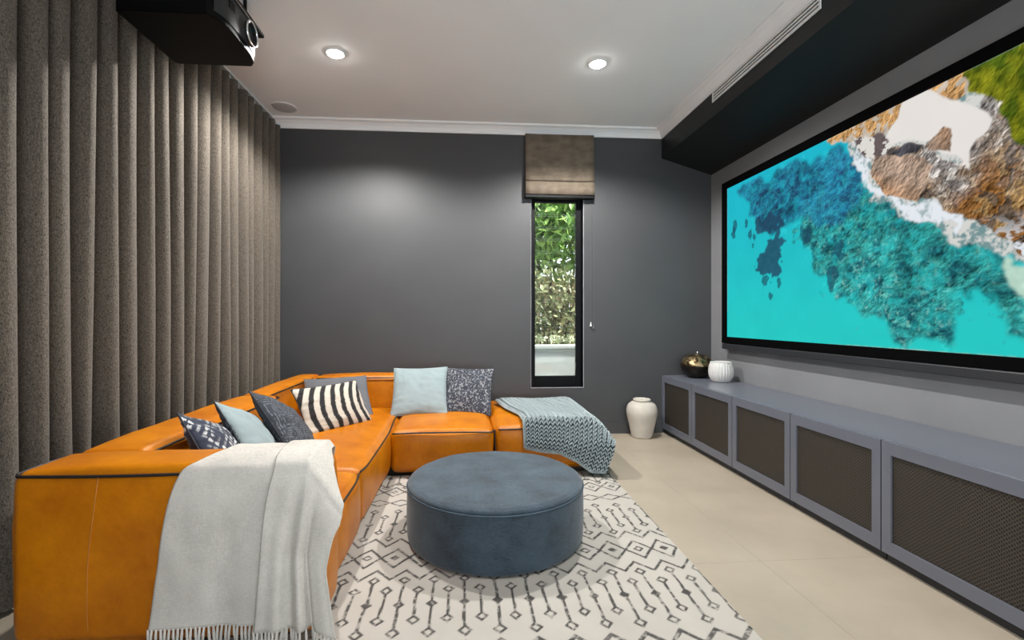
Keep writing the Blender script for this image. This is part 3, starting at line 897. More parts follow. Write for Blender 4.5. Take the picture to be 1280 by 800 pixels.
# ------------------------------------------------------------------ sofa
sofa = thing('sectional_sofa', 'large L-shaped tan orange leather sectional sofa with black piping', 'sofa', (-0.9, 3.0, 0))
SB = 0.045
def pipe_path(parent, pts, r=0.0055):
    V, F = tube_vf(smooth_prof(pts, 5), r, 6)
    return obj('piping', V, F, M['piping'], parent, True)
def sofa_part(name, b, r=0.045, puff=(0.012, 0.012, 0.02), wr=0.004, seed=0, warp=None, step=0.05):
    return obj(name, *soft_box(*b, r=r, puff=puff, wr=wr, seed=seed, step=step, warp=warp), M['leather'], sofa, True)
SOX, AY0, AY1, ST = -1.525, 1.665, 1.915, 0.628
SFX = -0.55
M['base'] = mat('sofa_base', (0.02, 0.012, 0.008), 0.7)
obj('base', *join_vf([box_vf(SOX + 0.05, SFX - 0.06, AY0 + 0.05, 4.40, 0.014, 0.075), box_vf(SFX - 0.06, 0.98, 3.43, 4.40, 0.014, 0.075)]), M['base'], sofa)
AX1 = -0.515
arm = sofa_part('armrest', (SOX, AX1, AY0, AY1, SB, ST), 0.04, (0.018, 0.014, 0.018), 0.004, 1)
arm_back = sofa_part('backrest', (SOX, -1.255, AY1 + 0.004, 3.245, SB, ST), 0.04, (0.015, 0.012, 0.016), 0.004, 2)
far_back = sofa_part('backrest', (SOX, -1.345, 3.25, 4.455, SB, ST), 0.04, (0.012, 0.012, 0.016), 0.004, 3)
run_back = sofa_part('backrest', (-1.34, 0.205, 4.205, 4.455, SB, ST), 0.04, (0.012, 0.012, 0.016), 0.004, 4)
SZ = 0.352
seat1 = sofa_part('seat', (-1.25, SFX, AY1 + 0.004, 2.484, SB, SZ), 0.045, (0.022, 0.01, 0.028), 0.005, 5)
seat2 = sofa_part('seat', (-1.34, SFX, 2.488, 4.200, SB, SZ), 0.045, (0.020, 0.01, 0.030), 0.006, 6)
seat3 = sofa_part('seat', (SFX + 0.012, 0.200, 3.345, 4.200, SB, SZ - 0.008), 0.045, (0.008, 0.018, 0.030), 0.005, 7)
endm = sofa_part('end_seat', (0.212, 0.985, 3.375, 4.455, SB, 0.36), 0.05, (0.012, 0.016, 0.022), 0.005, 8)
e = 0.004
pipe_path(arm, [(SOX + 0.01, AY1 - 0.05, ST - 0.006), (SOX + 0.004, AY0 + 0.05, ST - 0.010), (SOX + 0.018, AY0 + 0.014, ST - 0.012), (SOX + 0.06, AY0 + 0.003, ST - 0.012), (-1.2, AY0 - e, ST - 0.014), (-0.9, AY0 - e, ST - 0.012), (-0.56, AY0 + 0.003, ST - 0.012)])
pipe_path(arm_back, [(-1.255 + e, AY1 + 0.03, ST - 0.016), (-1.250 + e, 2.2, ST - 0.012), (-1.245 + e, 2.6, ST - 0.012), (-1.25 + e, 3.15, ST - 0.012), (-1.262, 3.225, ST - 0.012), (-1.30, 3.243, ST - 0.012), (-1.42, 3.247, ST - 0.012)])
pipe_path(far_back, [(-1.345 + e, 3.28, ST - 0.014), (-1.340 + e, 3.7, ST - 0.010), (-1.345 + e, 4.20, ST - 0.012)])
pipe_path(run_back, [(-1.31, 4.205 - e, ST - 0.014), (-0.9, 4.198 - e, ST - 0.011), (-0.3, 4.198 - e, ST - 0.011), (0.15, 4.205 - e, ST - 0.013), (0.195, 4.235, ST - 0.012), (0.203, 4.40, ST - 0.012)])
for s_, ya, yb in ((seat1, AY1 + 0.03, 2.47), (seat2, 2.50, 3.36)):
    pipe_path(s_, [(SFX - 0.006, ya, SZ - 0.016), (SFX + 0.010, ya + 0.12, SZ - 0.014), (SFX + 0.012, (ya + yb) / 2, SZ - 0.013), (SFX + 0.010, yb - 0.12, SZ - 0.014), (SFX - 0.006, yb, SZ - 0.016), (SFX - 0.02, yb + 0.012, SZ - 0.10), (SFX - 0.02, yb + 0.012, 0.10)] if s_ is seat1 else
              [(SFX - 0.006, ya, SZ - 0.016), (SFX + 0.010, ya + 0.12, SZ - 0.014), (SFX + 0.013, (ya + yb) / 2, SZ - 0.013), (SFX + 0.008, yb, SZ - 0.016), (SFX - 0.004, 3.7, SZ + 0.004), (SFX - 0.002, 4.15, SZ + 0.004)])
pipe_path(seat3, [(SFX + 0.030, 3.345 - e, SZ - 0.026), (-0.35, 3.336 - e, SZ - 0.020), (0.0, 3.336 - e, SZ - 0.020), (0.17, 3.345 - e, SZ - 0.026), (0.198, 3.37, SZ - 0.026), (0.206, 3.42, SZ - 0.03)])
pipe_path(endm, [(0.240, 3.38 - e, 0.335), (0.5, 3.366 - e, 0.342), (0.8, 3.366 - e, 0.342), (0.96, 3.38, 0.338)])
pipe_path(endm, [(0.214, 3.40, 0.33), (0.213, 3.36 + 0.02, 0.25), (0.213, 3.375, 0.08)])
# stitched seam down the arm's end face
V, F = tube_vf(smooth_prof([(-1.236, AY0 - 0.006, 0.612), (-1.246, AY0 - 0.0125, 0.50), (-1.262, AY0 - 0.0145, 0.34), (-1.268, AY0 - 0.012, 0.16), (-1.268, AY0 - 0.002, 0.07)], 6), 0.0022, 5)
obj('stitched_seam', V, F, M['thread'], arm, True)

# ------------------------------------------------------------------ round ottoman
ot = thing('round_ottoman', 'round slate blue upholstered ottoman standing on the patterned rug', 'ottoman', (0.158, 2.472, 0.014))
RO = 0.462
prof = smooth_prof([(RO - 0.03, 0.0), (RO - 0.006, 0.012), (RO, 0.05), (RO + 0.002, 0.15), (RO, 0.24), (RO - 0.002, 0.272)], 4)
V, F = lathe_vf(prof, (0.158, 2.472, 0.014), 96); obj('side_panel', V, F, M['ottoman'], ot, True)
prof = smooth_prof([(RO - 0.004, 0.273), (RO - 0.004, 0.284), (RO - 0.018, 0.296), (RO - 0.05, 0.303), (RO - 0.2, 0.309), (0.1, 0.311), (0.002, 0.312)], 6)
V, F = lathe_vf(prof, (0.158, 2.472, 0.014), 96)
V = [(x, y, z + 0.0035 * mnoise.noise((x * 9, y * 9, 2)) * (1 if z > 0.29 else 0)) for x, y, z in V]
obj('top_cushion', V, F, M['ottoman'], ot, True)
V, F = tube_vf([(0.158 + RO * cos(2 * pi * k / 96), 2.472 + RO * sin(2 * pi * k / 96), 0.014 + 0.272) for k in range(96)], 0.0035, 6, True)
M['otto_pipe'] = mat('ottoman_piping', lin(66, 84, 97), 0.8)
obj('piping', V, F, M['otto_pipe'], ot, True)

# ------------------------------------------------------------------ rug
RX0, RX1, RY0, RY1 = -1.00, 1.057, 0.80, 3.41
def rug_colors(X, Y):
    X = X + (vnoise(X * 9, Y * 9, 90, 3) - .5) * 0.014
    Y = Y + (vnoise(X * 9, Y * 9, 91, 3) - .5) * 0.014
    ink = np.zeros_like(X)
    aa = 0.0022
    def add(d, w, k=1.0):
        nonlocal ink
        ink = np.maximum(ink, k * np.clip((w / 2 - d) / aa + 0.5, 0, 1))
    P = 0.1312
    LX = 0.9155
    u = (X - LX) / P
    cell = np.floor(u + 0.5); ul = (u - cell) * P            # distance to the nearest long motif
    cs = np.floor(u); us = (u - cs - 0.5) * P                # distance to nearest short motif / diamond column
    lw = 0.0125
    def zig(y0, amp, peak_long, w=lw):
        t = np.abs(ul) / (P / 2)                              # 0 at long columns, 1 between
        yy = y0 + amp * ((1 - t) if peak_long else t)
        sl = amp / (P / 2)
        d = np.abs(Y - yy) / np.sqrt(1 + sl * sl)
        add(d, w)
    def dia(dx, dy, hx, hy, w, fill=False, k=1.0):
        q = np.abs(dx) / hx + np.abs(dy) / hy
        nrm = 1 / np.sqrt(1 / hx ** 2 + 1 / hy ** 2)
        if fill: add(np.maximum(0, (q - 1) * nrm), w * 0.4, k)
        else: add(np.abs(q - 1) * nrm, w, k)
    def seg(dx, y0, y1, w):
        d = np.where((Y > y0) & (Y < y1), np.abs(dx), 9)
        add(d, w)
    PY = 0.7285
    for m in (-1, 0, 1, 2):
        o = m * PY
        yb, ym, yt = 1.696 + o, 1.867 + o, 2.038 + o
        seg(ul, yb + 0.022, yt - 0.022, 0.0115)
        dia(ul, Y - yb, 0.021, 0.023, 0.0105); dia(ul, Y - yt, 0.021, 0.023, 0.0105)
        dia(ul, Y - ym, 0.021, 0.023, 0.01, True)
        sb, st = 1.769 + o, 1.963 + o
        seg(us, sb + 0.022, st - 0.022, 0.0115)
        dia(us, Y - sb, 0.020, 0.022, 0.0105); dia(us, Y - st, 0.020, 0.022, 0.0105)
    # ornamental bands between the dumb-bell rows
    for m, kind in ((-1, 1), (0, 0), (1, 2)):
        yc = 2.232 + m * PY
        par = np.mod(cs + m, 2)
        if kind == 0:
            zig(yc - 0.188, 0.076, True); zig(yc + 0.112, 0.076, False)
            dia(us, Y - yc, 0.0656, 0.085, lw)
            hol = np.where(par > 0.5, 0, 9)
            q = np.abs(us) / 0.021 + np.abs(Y - yc) / 0.021
            nr = 0.021 / sqrt(2)
            add(np.abs(q - 1) * nr + hol, 0.010); add(np.maximum(0, (q - 1) * nr) + (9 - hol), 0.006)
        elif kind == 2:
            dia(ul, Y - (yc - 0.068), 0.0656, 0.045, lw)
            dia(us, Y - (yc + 0.115), 0.0656, 0.080, lw)
            dia(us, Y - (yc + 0.115), 0.018, 0.020, 0.01)
            zig(yc + 0.20, 0.07, False)
        else:
            zig(yc + 0.066, 0.068, True, 0.017); zig(yc - 0.19, 0.07, False, 0.015)
            dia(us, Y - (yc - 0.06), 0.0656, 0.085, lw)
            dia(us, Y - (yc - 0.06), 0.018, 0.020, 0.01)
    wear = np.clip((vnoise(X * 60, Y * 60, 93, 3, 0.6) - 0.22) * 4.0, 0.35, 1) * np.clip(0.68 + 0.8 * vnoise(X * 8, Y * 8, 94, 2), 0, 1)
    ink = ink * wear
    edge = np.minimum(np.minimum(X - RX0, RX1 - X), np.minimum(Y - RY0, RY1 - Y))
    base = np.array(lin(180, 174, 165)) * (0.90 + 0.16 * vnoise(X * 7, Y * 7, 95, 4)[..., None])
    dark = np.array(lin(36, 34, 33))
    img = base * (1 - 0.92 * ink[..., None]) + dark * 0.92 * ink[..., None]
    return np.where((edge < 0.007)[..., None], np.array(lin(190, 182, 168)), img)
nx, ny = 440, 560
X_, Y_ = np.meshgrid(np.linspace(RX0, RX1, nx), np.linspace(RY0, RY1, ny))
cols = rug_colors(X_, Y_).reshape(-1, 3)
Zr = np.full(X_.shape, 0.0125)
ed = np.minimum(np.minimum(X_ - RX0, RX1 - X_), np.minimum(Y_ - RY0, RY1 - Y_))
Zr = 0.012 * np.clip(0.35 + ed / 0.012, 0, 1) + 0.0006 * (vnoise(X_ * 50, Y_ * 50, 97, 2) - .5)
V = np.stack([X_.ravel(), Y_.ravel(), Zr.ravel()], 1).tolist()
F = [(j * nx + i, j * nx + i + 1, (j + 1) * nx + i + 1, (j + 1) * nx + i) for j in range(ny - 1) for i in range(nx - 1)]
b = len(V)
ring = [j * nx for j in range(ny)] + [(ny - 1) * nx + i for i in range(1, nx)] + [j * nx + nx - 1 for j in range(ny - 2, -1, -1)] + [i for i in range(nx - 2, 0, -1)]
for r_ in ring: V.append((V[r_][0], V[r_][1], 0.0005))
for k in range(len(ring)):
    k2 = (k + 1) % len(ring); F.append((ring[k], ring[k2], b + k2, b + k))
cols = np.vstack([cols, np.tile(np.array(lin(170, 162, 148)), (len(ring), 1))])
M['rug'] = mat_attr('rug_wool', 0.95, 0.35, 500, 0.002)
rug = obj('area_rug', V, F, M['rug'], None, True, cols)
tag(rug, 'cream rug with black diamond and zigzag pattern under the round ottoman', 'rug')

# ------------------------------------------------------------------ cushions
def frame(yaw, tilt, roll):
    n = Vector((sin(yaw) * cos(tilt), -cos(yaw) * cos(tilt), sin(tilt)))
    ex0 = Vector((cos(yaw), sin(yaw), 0)); up = n.cross(ex0)
    ex = ex0 * cos(roll) + up * sin(roll)
    return ex, n.cross(ex), n
def cushion(label, c, yaw, tilt, roll, w, h, T, colf, m, N=50, pipe=None, seed=0, group='scatter cushions on the sofa', conc=0.06, cat='cushion'):
    ex, ey, n = frame(yaw, tilt, roll); c = Vector(c)
    g = np.linspace(-1, 1, N)
    g = np.sign(g) * (1 - (1 - np.abs(g)) ** 1.35)
    U, Vv = np.meshgrid(g, g)
    px = U * w / 2 * (1 - conc * (1 - Vv ** 2) * np.abs(U) ** 2); py = Vv * h / 2 * (1 - conc * (1 - U ** 2) * np.abs(Vv) ** 2)
    th = T * np.power(np.clip((1 - U ** 2), 0, 1), 0.5) * np.power(np.clip((1 - Vv ** 2), 0, 1), 0.5)
    wr = (vnoise(U * 3 + 9, Vv * 3 + 9, 200 + seed, 3) - .5) * 0.030 * np.clip(th / T * 2, 0, 1)
    rad = (vnoise(U * 1.2 + 5, Vv * 7 + 5, 300 + seed, 2) - .5) * 0.014 * np.abs(U) * np.clip(th / T * 3, 0, 1)
    V, F, colz = [], [], []
    for s in (1, -1):
        tt = s * (th + wr * 0.6 + rad)
        P = c[None] if False else None
        A = np.array(c)[None, None] + px[..., None] * np.array(ex) + py[..., None] * np.array(ey) + tt[..., None] * np.array(n)
        b = len(V); V += A.reshape(-1, 3).tolist()
        colz.append(np.broadcast_to(colf(U, Vv, s), U.shape + (3,)).reshape(-1, 3))
        for j in range(N - 1):
            for i in range(N - 1):
                q = (b + j * N + i, b + j * N + i + 1, b + (j + 1) * N + i + 1, b + (j + 1) * N + i)
                F.append(q if s == 1 else q[::-1])
    o = obj('throw_cushion', V, F, m, None, True, np.vstack(colz))
    # weld rim
    bm = bmesh.new(); bm.from_mesh(o.data); bmesh.ops.remove_doubles(bm, verts=bm.verts, dist=0.0004); bm.to_mesh(o.data); bm.free()
    tag(o, label, cat, group)
    loop = []
    K = 24
    for side in range(4):
        for k in range(K):
            t = -1 + 2 * k / K
            uu, vv = [(t, -1), (1, t), (-t, 1), (-1, -t)][side]
            x = uu * w / 2 * (1 - conc * (1 - vv ** 2) * abs(uu) ** 2); y = vv * h / 2 * (1 - conc * (1 - uu ** 2) * abs(vv) ** 2)
            loop.append(tuple(c + ex * x + ey * y))
    V2, F2 = tube_vf(loop, 0.004, 5, True)
    obj('edge_seam', V2, F2, pipe or m, o, True, np.broadcast_to(np.array(colf(np.array([[0.]]), np.array([[-1.]]), -1)).reshape(-1, 3)[:1], (len(V2), 3)))
    return o, ex, ey, n

M['cush'] = mat_attr('cushion_cloth', 0.88, 0.25, 500, 0.002, sheen=0.1)
M['cush_rough'] = mat_attr('cushion_tweed', 0.92, 0.6, 350, 0.004)
M['dark_pipe'] = mat('dark_cushion_piping', (0.02, 0.022, 0.03), 0.7)
LB = np.array(lin(142, 156, 158))
def c_plain(col, var=0.10, sc=3, sd=0):
    return lambda U, V, s: np.array(col) * (1 - var / 2 + var * vnoise(U * sc + 5, V * sc + 5, 400 + sd, 4)[..., None])
def c_zebra(U, V, s):
    ph_ = (U - 0.26 * (V + 0.1) ** 2 - 0.06 * V + 0.03 * (vnoise(U * 3 + 5, V * 3 + 5, 55, 2) - .5)) * 3.3 + 0.30
    st = np.sin(ph_ * 2 * pi) * 0.5 + 0.5
    k = np.clip((st - 0.46) / 0.07 + 0.5, 0, 1)[..., None]
    return np.array(lin(196, 187, 173)) * k + np.array(lin(24, 22, 22)) * (1 - k)
def c_lines(U, V, s):
    t = V * 34 + 3 * (vnoise(U * 2 + 5, V * 2 + 5, 61, 2) - .5)
    a = np.clip(np.sin(t * pi) * 2 - 0.8, 0, 1); b2 = np.clip(np.sin((U * 30 + 2 * vnoise(U * 3 + 5, V * 3 + 5, 62, 2)) * pi) * 2 - 0.9, 0, 1)
    blk = vnoise(U * 2.2 + 7, V * 2.2 + 7, 63, 2) > 0.5
    k = np.where(blk, a, b2) * np.clip((vnoise(U * 16 + 5, V * 16 + 5, 64, 2) - 0.3) * 3, 0, 1)
    k = k[..., None] * 0.42
    return np.array(lin(54, 58, 66)) * (1 - k) + np.array(lin(176, 180, 186)) * k
def c_navy(U, V, s):
    blk = (np.floor(U * 3.1 + 10) + np.floor(V * 3.1 + 10)) % 2
    a = np.sin((U + V) * 30)
    b2 = np.sin((U - V) * 30)
    t = np.where(blk > 0.5, a, b2); tr = np.where(blk > 0.5, b2, a)
    k = np.clip((t - 0.1) * 4, 0, 1) * np.clip((tr + 0.85) * 5, 0, 1) * np.clip((vnoise(U * 4 + 5, V * 4 + 5, 66, 2) - 0.30) * 6, 0, 1)
    k = k[..., None] * 0.85
    return np.array(lin(38, 44, 62)) * (1 - k) + np.array(lin(214, 214, 212)) * k
def c_tweed(U, V, s):
    a = vnoise(U * 30 + 40, V * 22 + 40, 71, 2, 0.5); r_ = vnoise(U * 9 + 30, V * 9 + 30, 72, 2)
    k = np.clip((a - 0.56) * 5, 0, 1)[..., None] * 0.5
    base = np.array(lin(52, 56, 66)) * (0.6 + 0.8 * r_[..., None])
    return base * (1 - k) + np.array(lin(206, 206, 208)) * k
def c_blue_navy(U, V, s):
    f = c_plain(LB, 0.08)(U, V, s)
    return f if s > 0 else np.broadcast_to(np.array(lin(26, 32, 46)), f.shape)

cushion('navy cushion with white dash pattern, nearest to the beige throw', (-1.085, 2.185, 0.515), 1.82, 0.60, -0.46, 0.42, 0.42, 0.070, c_navy, M['cush'], 100, M['dark_pipe'], 1)
cushion('pale blue cushion wedged between the two dark patterned cushions', (-1.065, 2.440, 0.520), 1.82, 0.62, -0.48, 0.42, 0.42, 0.066, c_blue_navy, M['cush'], 50, M['dark_pipe'], 2)
cushion('charcoal cushion with fine pale line pattern on the left seat', (-1.010, 2.740, 0.515), 1.78, 0.66, -0.46, 0.45, 0.45, 0.070, c_lines, M['cush_rough'], 120, M['dark_pipe'], 3)
cushion('plain grey cushion behind the zebra-striped cushion', (-1.030, 3.85, 0.500), 0.34, 0.92, 0.02, 0.50, 0.48, 0.055, c_plain(lin(100, 100, 104), 0.12), M['cush_rough'], 44, None, 4)
zo, zex, zey, zn = cushion('black and cream zebra-striped lumbar cushion', (-0.944, 3.410, 0.515), 0.949, 0.55, 0.0, 0.56, 0.35, 0.062, c_zebra, M['cush'], 110, M['dark_pipe'], 5)
tp = Vector((-0.944, 3.410, 0.515)) - zey * 0.172 - zex * 0.19
V = [tp, tp + zex * 0.07, tp + zex * 0.07 - zey * 0.028 + zn * 0.03, tp - zey * 0.028 + zn * 0.03]
V = [tuple(v) for v in V] + [tuple(v - zn * 0.002) for v in V]
obj('fabric_tag', V, [(0, 1, 2, 3), (7, 6, 5, 4), (0, 4, 5, 1), (1, 5, 6, 2), (2, 6, 7, 3), (3, 7, 4, 0)], M['piping'], zo)
cushion('pale blue cushion standing upright against the rear backrest', (-0.385, 3.955, 0.535), 0.01, 0.66, 0.02, 0.46, 0.46, 0.066, c_plain(LB, 0.08, 3, 6), M['cush'], 50, None, 6)
cushion('navy and white flecked tweed cushion at the right end of the backrest', (0.012, 4.000, 0.525), -0.12, 0.68, -0.02, 0.44, 0.46, 0.060, c_tweed, M['cush_rough'], 110, M['dark_pipe'], 7)

# ------------------------------------------------------------------ beige throw over the arm
thr = thing('beige_throw', 'beige woven throw with fringe hanging over the near sofa arm', 'throw', (-0.75, AY0 - 0.02, 0.03))
def linen():
    t = NT('linen_cloth')
    a = t.noise(t.coord((1, 1, 9)), 70, 3, 0.6); b = t.noise(t.coord((9, 1, 1)), 70, 3, 0.6); c = t.noise(t.coord(), 5, 4, 0.6)
    m = t.n('ShaderNodeMath', operation='ADD'); t.l(a, m.inputs[0]); t.l(b, m.inputs[1])
    m2 = t.n('ShaderNodeMath', operation='ADD'); t.l(m.outputs[0], m2.inputs[0]); t.l(c, m2.inputs[1])
    h = t.n('ShaderNodeMath', operation='MULTIPLY'); h.inputs[1].default_value = 1 / 3; t.l(m2.outputs[0], h.inputs[0])
    t.l(t.ramp(h.outputs[0], (0.49, 0.455, 0.405), (0.69, 0.65, 0.59), 0.38, 0.62), t.p.inputs['Base Color'])
    t.p.inputs['Roughness'].default_value = 0.92
    t.bump(m.outputs[0], 0.25, 0.003)
    return t.m
M['linen'] = linen()
path = smooth_prof([(1.945, 0.42), (1.944, 0.50), (1.936, 0.595), (1.905, 0.648), (1.79, 0.664), (1.69, 0.650), (1.650, 0.612), (1.634, 0.50), (1.630, 0.30), (1.630, 0.118)], 8)
def path_at(t):
    k = t * (len(path) - 1); i = min(int(k), len(path) - 2); f = k - i
    a, b = path[i], path[i + 1]
    return a[0] + (b[0] - a[0]) * f, a[1] + (b[1] - a[1]) * f
def interp(t, keys):
    for (a, va), (b, vb) in zip(keys, keys[1:]):
        if t <= b: return va + (vb - va) * max(0, (t - a)) / (b - a)
    return keys[-1][1]
def throw_pt(u, t, left, right, off, waves, zb):
    y, z = path_at(t)
    xl = interp(t, left); xr = interp(t, right)
    x = xl + (xr - xl) * u
    hang = max(0, (t - 0.66) / 0.34)
    over = max(0.0, x - (AX1 - 0.03))
    on_top = 1 - hang
    z -= over * 1.3 * (0.3 + 0.7 * on_top)
    y -= off * (0.35 + 0.65 * min(1, hang * 3)) if t > 0.45 else -off * 0.3
    if t <= 0.66: z += off * 0.5
    wv = sum(a * sin(f * u * 2 * pi + p) for a, f, p in waves)
    y -= max(0, hang) * (wv + 0.02) * 0.8 + 0.004 * mnoise.noise((x * 14, z * 9, 1.0))
    z += (1 - hang) * 0.004 * mnoise.noise((x * 12, y * 12, 4.0))
    if t > 0.97: z += zb * (t - 0.97) / 0.03
    return (x, y, z)
L1 = lambda u, t: throw_pt(u, t, [(0, -0.86), (0.45, -0.885), (0.64, -0.965), (0.8, -1.005), (1, -1.045)], [(0, -0.60), (0.5, -0.60), (1, -0.60)], 0.0, [(0.006, 1.3, 0.4), (0.003, 3.1, 1.0)], 0.0)
L2 = lambda u, t: throw_pt(u, t, [(0, -0.66), (0.40, -0.675), (0.64, -0.655), (0.8, -0.675), (1, -0.70)], [(0, -0.555), (0.40, -0.52), (0.60, -0.425), (0.72, -0.43), (0.86, -0.47), (1, -0.435)], 0.020, [(0.014, 2.1, -0.3), (0.010, 3.4, 1.8)], -0.012)
def pleat(u, t):
    p = L2(u, t); hang = max(0, (t - 0.66) / 0.34)
    # a sharp tuck between the two hanging folds
    d = abs(u - 0.66)
    return (p[0], p[1] + hang * 0.045 * math.exp(-(d / 0.055) ** 2), p[2])
for nm, fn, nu in (('cloth', L1, 60), ('folded_layer', pleat, 60)):
    o = obj(nm, *grid_vf(nu, 90, fn), M['linen'], thr, True)
    sd = o.modifiers.new('thick', 'SOLIDIFY'); sd.thickness = 0.004; sd.offset = 0
def hem(fn, n):
    pts = [fn(i / (n - 1), 1.0) for i in range(n)]
    V, F = [], []
    for i, p in enumerate(pts):
        j = random.uniform(-0.006, 0.006); l = random.uniform(0.058, 0.072)
        l = min(l, p[2] - 0.017)
        v, f = tube_vf([(p[0], p[1], p[2] + 0.004), (p[0] + j * 0.4, p[1] - 0.002, p[2] - l * 0.35), (p[0] + j, p[1] + random.uniform(-.004, .004), p[2] - l)], 0.004, 6, radii=[0.0035, 0.0048, 0.0042])
        b = len(V); V += v; F += [tuple(a + b for a in q) for q in f]
    return V, F
for fn, n in ((L1, 34), (pleat, 22)):
    fo = obj('fringe', *hem(fn, n), M['linen'], thr, True); fo['kind'] = 'stuff'

# ------------------------------------------------------------------ chunky knit throw on the low end seat
kn = thing('knitted_throw', 'chunky knitted pale blue-grey throw draped over the low end seat', 'throw', (0.72, 3.36, 0.02))
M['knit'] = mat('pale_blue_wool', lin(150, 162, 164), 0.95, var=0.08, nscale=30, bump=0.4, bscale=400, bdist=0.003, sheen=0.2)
M['knit_gap_shade'] = mat('wool_gap_shade', lin(56, 68, 73), 0.95, var=0.1, nscale=30)  # darkened wool: shade between the stitches is put into the colour
def knit_surf(u, v):
    """u across 0..1, v along from the back 0 to the hanging hem 1"""
    zb = interp(u, [(0, 0.195), (0.2, 0.17), (0.45, 0.155), (0.65, 0.10), (0.82, 0.03), (1, 0.03)])
    top_len = 0.80; drop = 0.365 - zb
    tot = top_len + 0.05 + drop
    s = v * tot
    wob = 0.012 * mnoise.noise((u * 4, s * 4, 8.0))
    xl = interp(v, [(0, 0.27), (0.35, 0.33), (0.6, 0.415), (1, 0.425)]); xr = interp(v, [(0, 1.00), (0.3, 1.05), (0.55, 1.085), (0.72, 1.09), (0.88, 1.06), (1, 1.0)])
    x = xl + (xr - xl) * u
    yb = 4.20
    if s < top_len:
        y, z = yb - s, 0.405 + wob * 0.5
    elif s < top_len + 0.08:
        a = (s - top_len) / 0.08 * pi / 2
        y, z = yb - top_len - 0.055 * sin(a), 0.350 + 0.055 * cos(a)
    else:
        y, z = yb - top_len - 0.055 - 0.020 * min(1, (s - top_len - .08) / .1), 0.350 - (s - top_len - 0.08)
    # bulge at the right end
    over = max(0.0, x - 0.90)
    fade = 1.0 if s < top_len else max(0.0, 1 - (s - top_len) / 0.2)
    z -= over * over * 6.0 * fade
    z = max(z, 0.034)
    if s > top_len - 0.1: y -= 0.075 * u * u * min(1, (s - top_len + 0.1) / 0.3)
    z += 0.01 * sin(u * 9) * (0.5 if s < top_len else 0)
    if u < 0.06 and s < top_len: z -= 0.01
    return Vector((x, y + wob * 0.3, z))
nu, nv = 24, 46
o = obj('knit_shade_sheet', *grid_vf(nu, nv, lambda u, v: tuple(knit_surf(u, v) - knit_nrm(u, v) * 0.004) if False else tuple(knit_surf(u, v))), M['knit_gap_shade'], kn, True)
def knit_frame(u, v):
    e_ = 0.004
    du = knit_surf(min(u + e_, 1), v) - knit_surf(max(u - e_, 0), v); dv = knit_surf(u, min(v + e_, 1)) - knit_surf(u, max(v - e_, 0))
    if du.length < 1e-7: du = Vector((1, 0, 0))
    du.normalize(); dv.normalize()
    n = dv.cross(du); n.normalize()
    if n.z < 0 and n.y > 0: n = -n
    return du, dv, n
lobe = []
NL, NR = 7, 6
for i in range(NL):
    t = i / (NL - 1); r = max(0.12, sin(pi * t) ** 0.6)
    for k in range(NR):
        lobe.append((t - 0.5, r * cos(2 * pi * k / NR), r * sin(2 * pi * k / NR)))
V, F = [], []
ncol, nrow = 20, 40
for ci in range(ncol):
    for ri in range(nrow):
        u = (ci + 0.5) / ncol; v = (ri + 0.5) / nrow
        p = knit_surf(u, v); du, dv, n = knit_frame(u, v); p = p + n * 0.004
        wcol = (knit_surf(min(1, u + 0.5 / ncol), v) - knit_surf(max(0, u - 0.5 / ncol), v)).length
        hrow = (knit_surf(u, min(1, v + 0.5 / nrow)) - knit_surf(u, max(0, v - 0.5 / nrow))).length
        wcol = min(wcol, 0.045); hrow = min(hrow, 0.04)
        for sgn in (-1, 1):
            d = (dv * 0.86 - du * sgn * 0.42).normalized(); q = d.cross(n).normalized()
            c0 = p + du * sgn * wcol * 0.20 + n * 0.007
            b = len(V)
            L = hrow * 1.5; R1 = wcol * 0.165; R2 = 0.013
            for (a, x, y) in lobe:
                V.append(tuple(c0 + d * a * L + q * x * R1 + n * (y * R2 - a * 0.008)))
            for i in range(NL - 1):
                for k in range(NR):
                    F.append((b + i * NR + k, b + i * NR + (k + 1) % NR, b + (i + 1) * NR + (k + 1) % NR, b + (i + 1) * NR + k))
st_ = obj('stitches', V, F, M['knit'], kn, True); st_['kind'] = 'stuff'
hemV = [tuple(knit_surf(0.002 + 0.996 * i / 40, 0.999) + Vector((0, -0.008, 0.002))) for i in range(41)]
obj('hem_cord', *tube_vf(hemV, 0.009, 7), M['knit'], kn, True)
obj('hem_cord', *tube_vf([tuple(knit_surf(0.002, i / 40) + Vector((0, 0, 0.006))) for i in range(41)], 0.009, 7), M['knit'], kn, True)

# ------------------------------------------------------------------ pots and vases
M['cream'] = mat('cream_clay', (0.55, 0.505, 0.44), 0.75, var=0.06, nscale=10, bump=0.25, bscale=60, bdist=0.003, bstretch=(1, 1, 6))
M['inside'] = mat('vase_inside', (0.30, 0.27, 0.23), 0.9)
vs = thing('floor_vase', 'cream stoneware vase standing on the floor beside the cabinets', 'vase', (1.700, 4.375, 0))
prof = smooth_prof([(0.085, 0.001), (0.095, 0.01), (0.108, 0.06), (0.128, 0.15), (0.143, 0.22), (0.144, 0.265), (0.130, 0.310), (0.100, 0.338), (0.078, 0.346), (0.074, 0.352)], 6)
obj('body', *lathe_vf(prof, (1.700, 4.375, 0), 56), M['cream'], vs, True)
rimp = [(0.070, 0.350), (0.075, 0.348), (0.082, 0.356), (0.083, 0.364), (0.077, 0.371), (0.066, 0.369), (0.060, 0.355), (0.058, 0.30), (0.02, 0.29)]
obj('rim', *lathe_vf(rimp, (1.700, 4.375, 0), 56), M['cream'], vs, True)

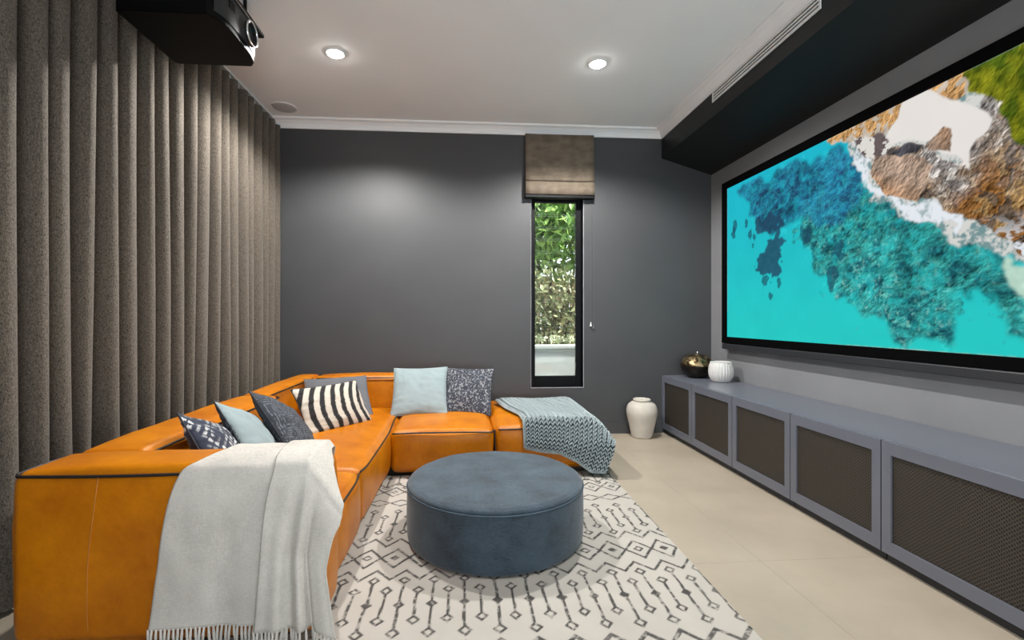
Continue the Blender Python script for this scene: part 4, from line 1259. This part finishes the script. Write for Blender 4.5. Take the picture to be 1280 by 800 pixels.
M['whiteclay'] = mat('white_ceramic', (0.60, 0.585, 0.56), 0.55, var=0.03)
wp = thing('ribbed_pot', 'small white vertically ribbed pot on the cabinet worktop', 'pot', (2.305, 4.045, CZ))
prof = smooth_prof([(0.066, 0.001), (0.080, 0.008), (0.098, 0.05), (0.103, 0.09), (0.099, 0.135), (0.088, 0.172)], 6)
rib = lambda a, z, i: 1 + 0.05 * (abs(sin(a * 13)) - 0.5) * (1 if 0.03 < z < 0.165 else 0.2)
obj('body', *lathe_vf(prof, (2.305, 4.045, CZ), 192, rib), M['whiteclay'], wp, True)
obj('rim', *lathe_vf([(0.088, 0.170), (0.090, 0.175), (0.087, 0.180), (0.080, 0.178), (0.078, 0.12), (0.01, 0.115)], (2.305, 4.045, CZ), 64), M['whiteclay'], wp, True)

def bronze():
    t = NT('crackled_bronze')
    v = t.coord()
    n_ = t.noise(v, 22, 5, 0.65)
    t.l(t.ramp(n_, (0.035, 0.022, 0.012), (0.46, 0.34, 0.18), 0.42, 0.68), t.p.inputs['Base Color'])
    t.p.inputs['Metallic'].default_value = 0.9; t.p.inputs['Roughness'].default_value = 0.36
    t.bump(n_, 0.5, 0.012)
    return t.m
M['bronze'] = bronze()
M['bronze_dark'] = mat('dark_bronze', (0.018, 0.014, 0.010), 0.4, metal=0.6, var=0.3, nscale=12)
bc = (2.235, 4.345, CZ)
bp = thing('bronze_pot', 'squat dark bronze pot with crackled gold lid in the corner', 'pot', bc)
prof = smooth_prof([(0.070, 0.001), (0.085, 0.006), (0.122, 0.045), (0.142, 0.090), (0.146, 0.118)], 6)
obj('bowl', *lathe_vf(prof, bc, 48, lambda a, z, i: 1 + 0.015 * sin(a * 7 + z * 20)), M['bronze_dark'], bp, True)
prof = smooth_prof([(0.146, 0.118), (0.144, 0.135), (0.132, 0.168), (0.106, 0.200), (0.070, 0.220), (0.032, 0.226), (0.015, 0.228)], 6)
obj('lid', *lathe_vf(prof, bc, 64, lambda a, z, i: 1 + 0.022 * sin(a * 9 + 3 * sin(z * 40)) + 0.012 * sin(a * 17)), M['bronze'], bp, True)
V, F = tube_vf([(bc[0], bc[1], CZ + 0.224), (bc[0] + 0.004, bc[1], CZ + 0.240), (bc[0] + 0.012, bc[1], CZ + 0.252)], 0.008, 8, radii=[0.012, 0.008, 0.012])
obj('stem_knob', V, F, M['chrome'], bp, True)
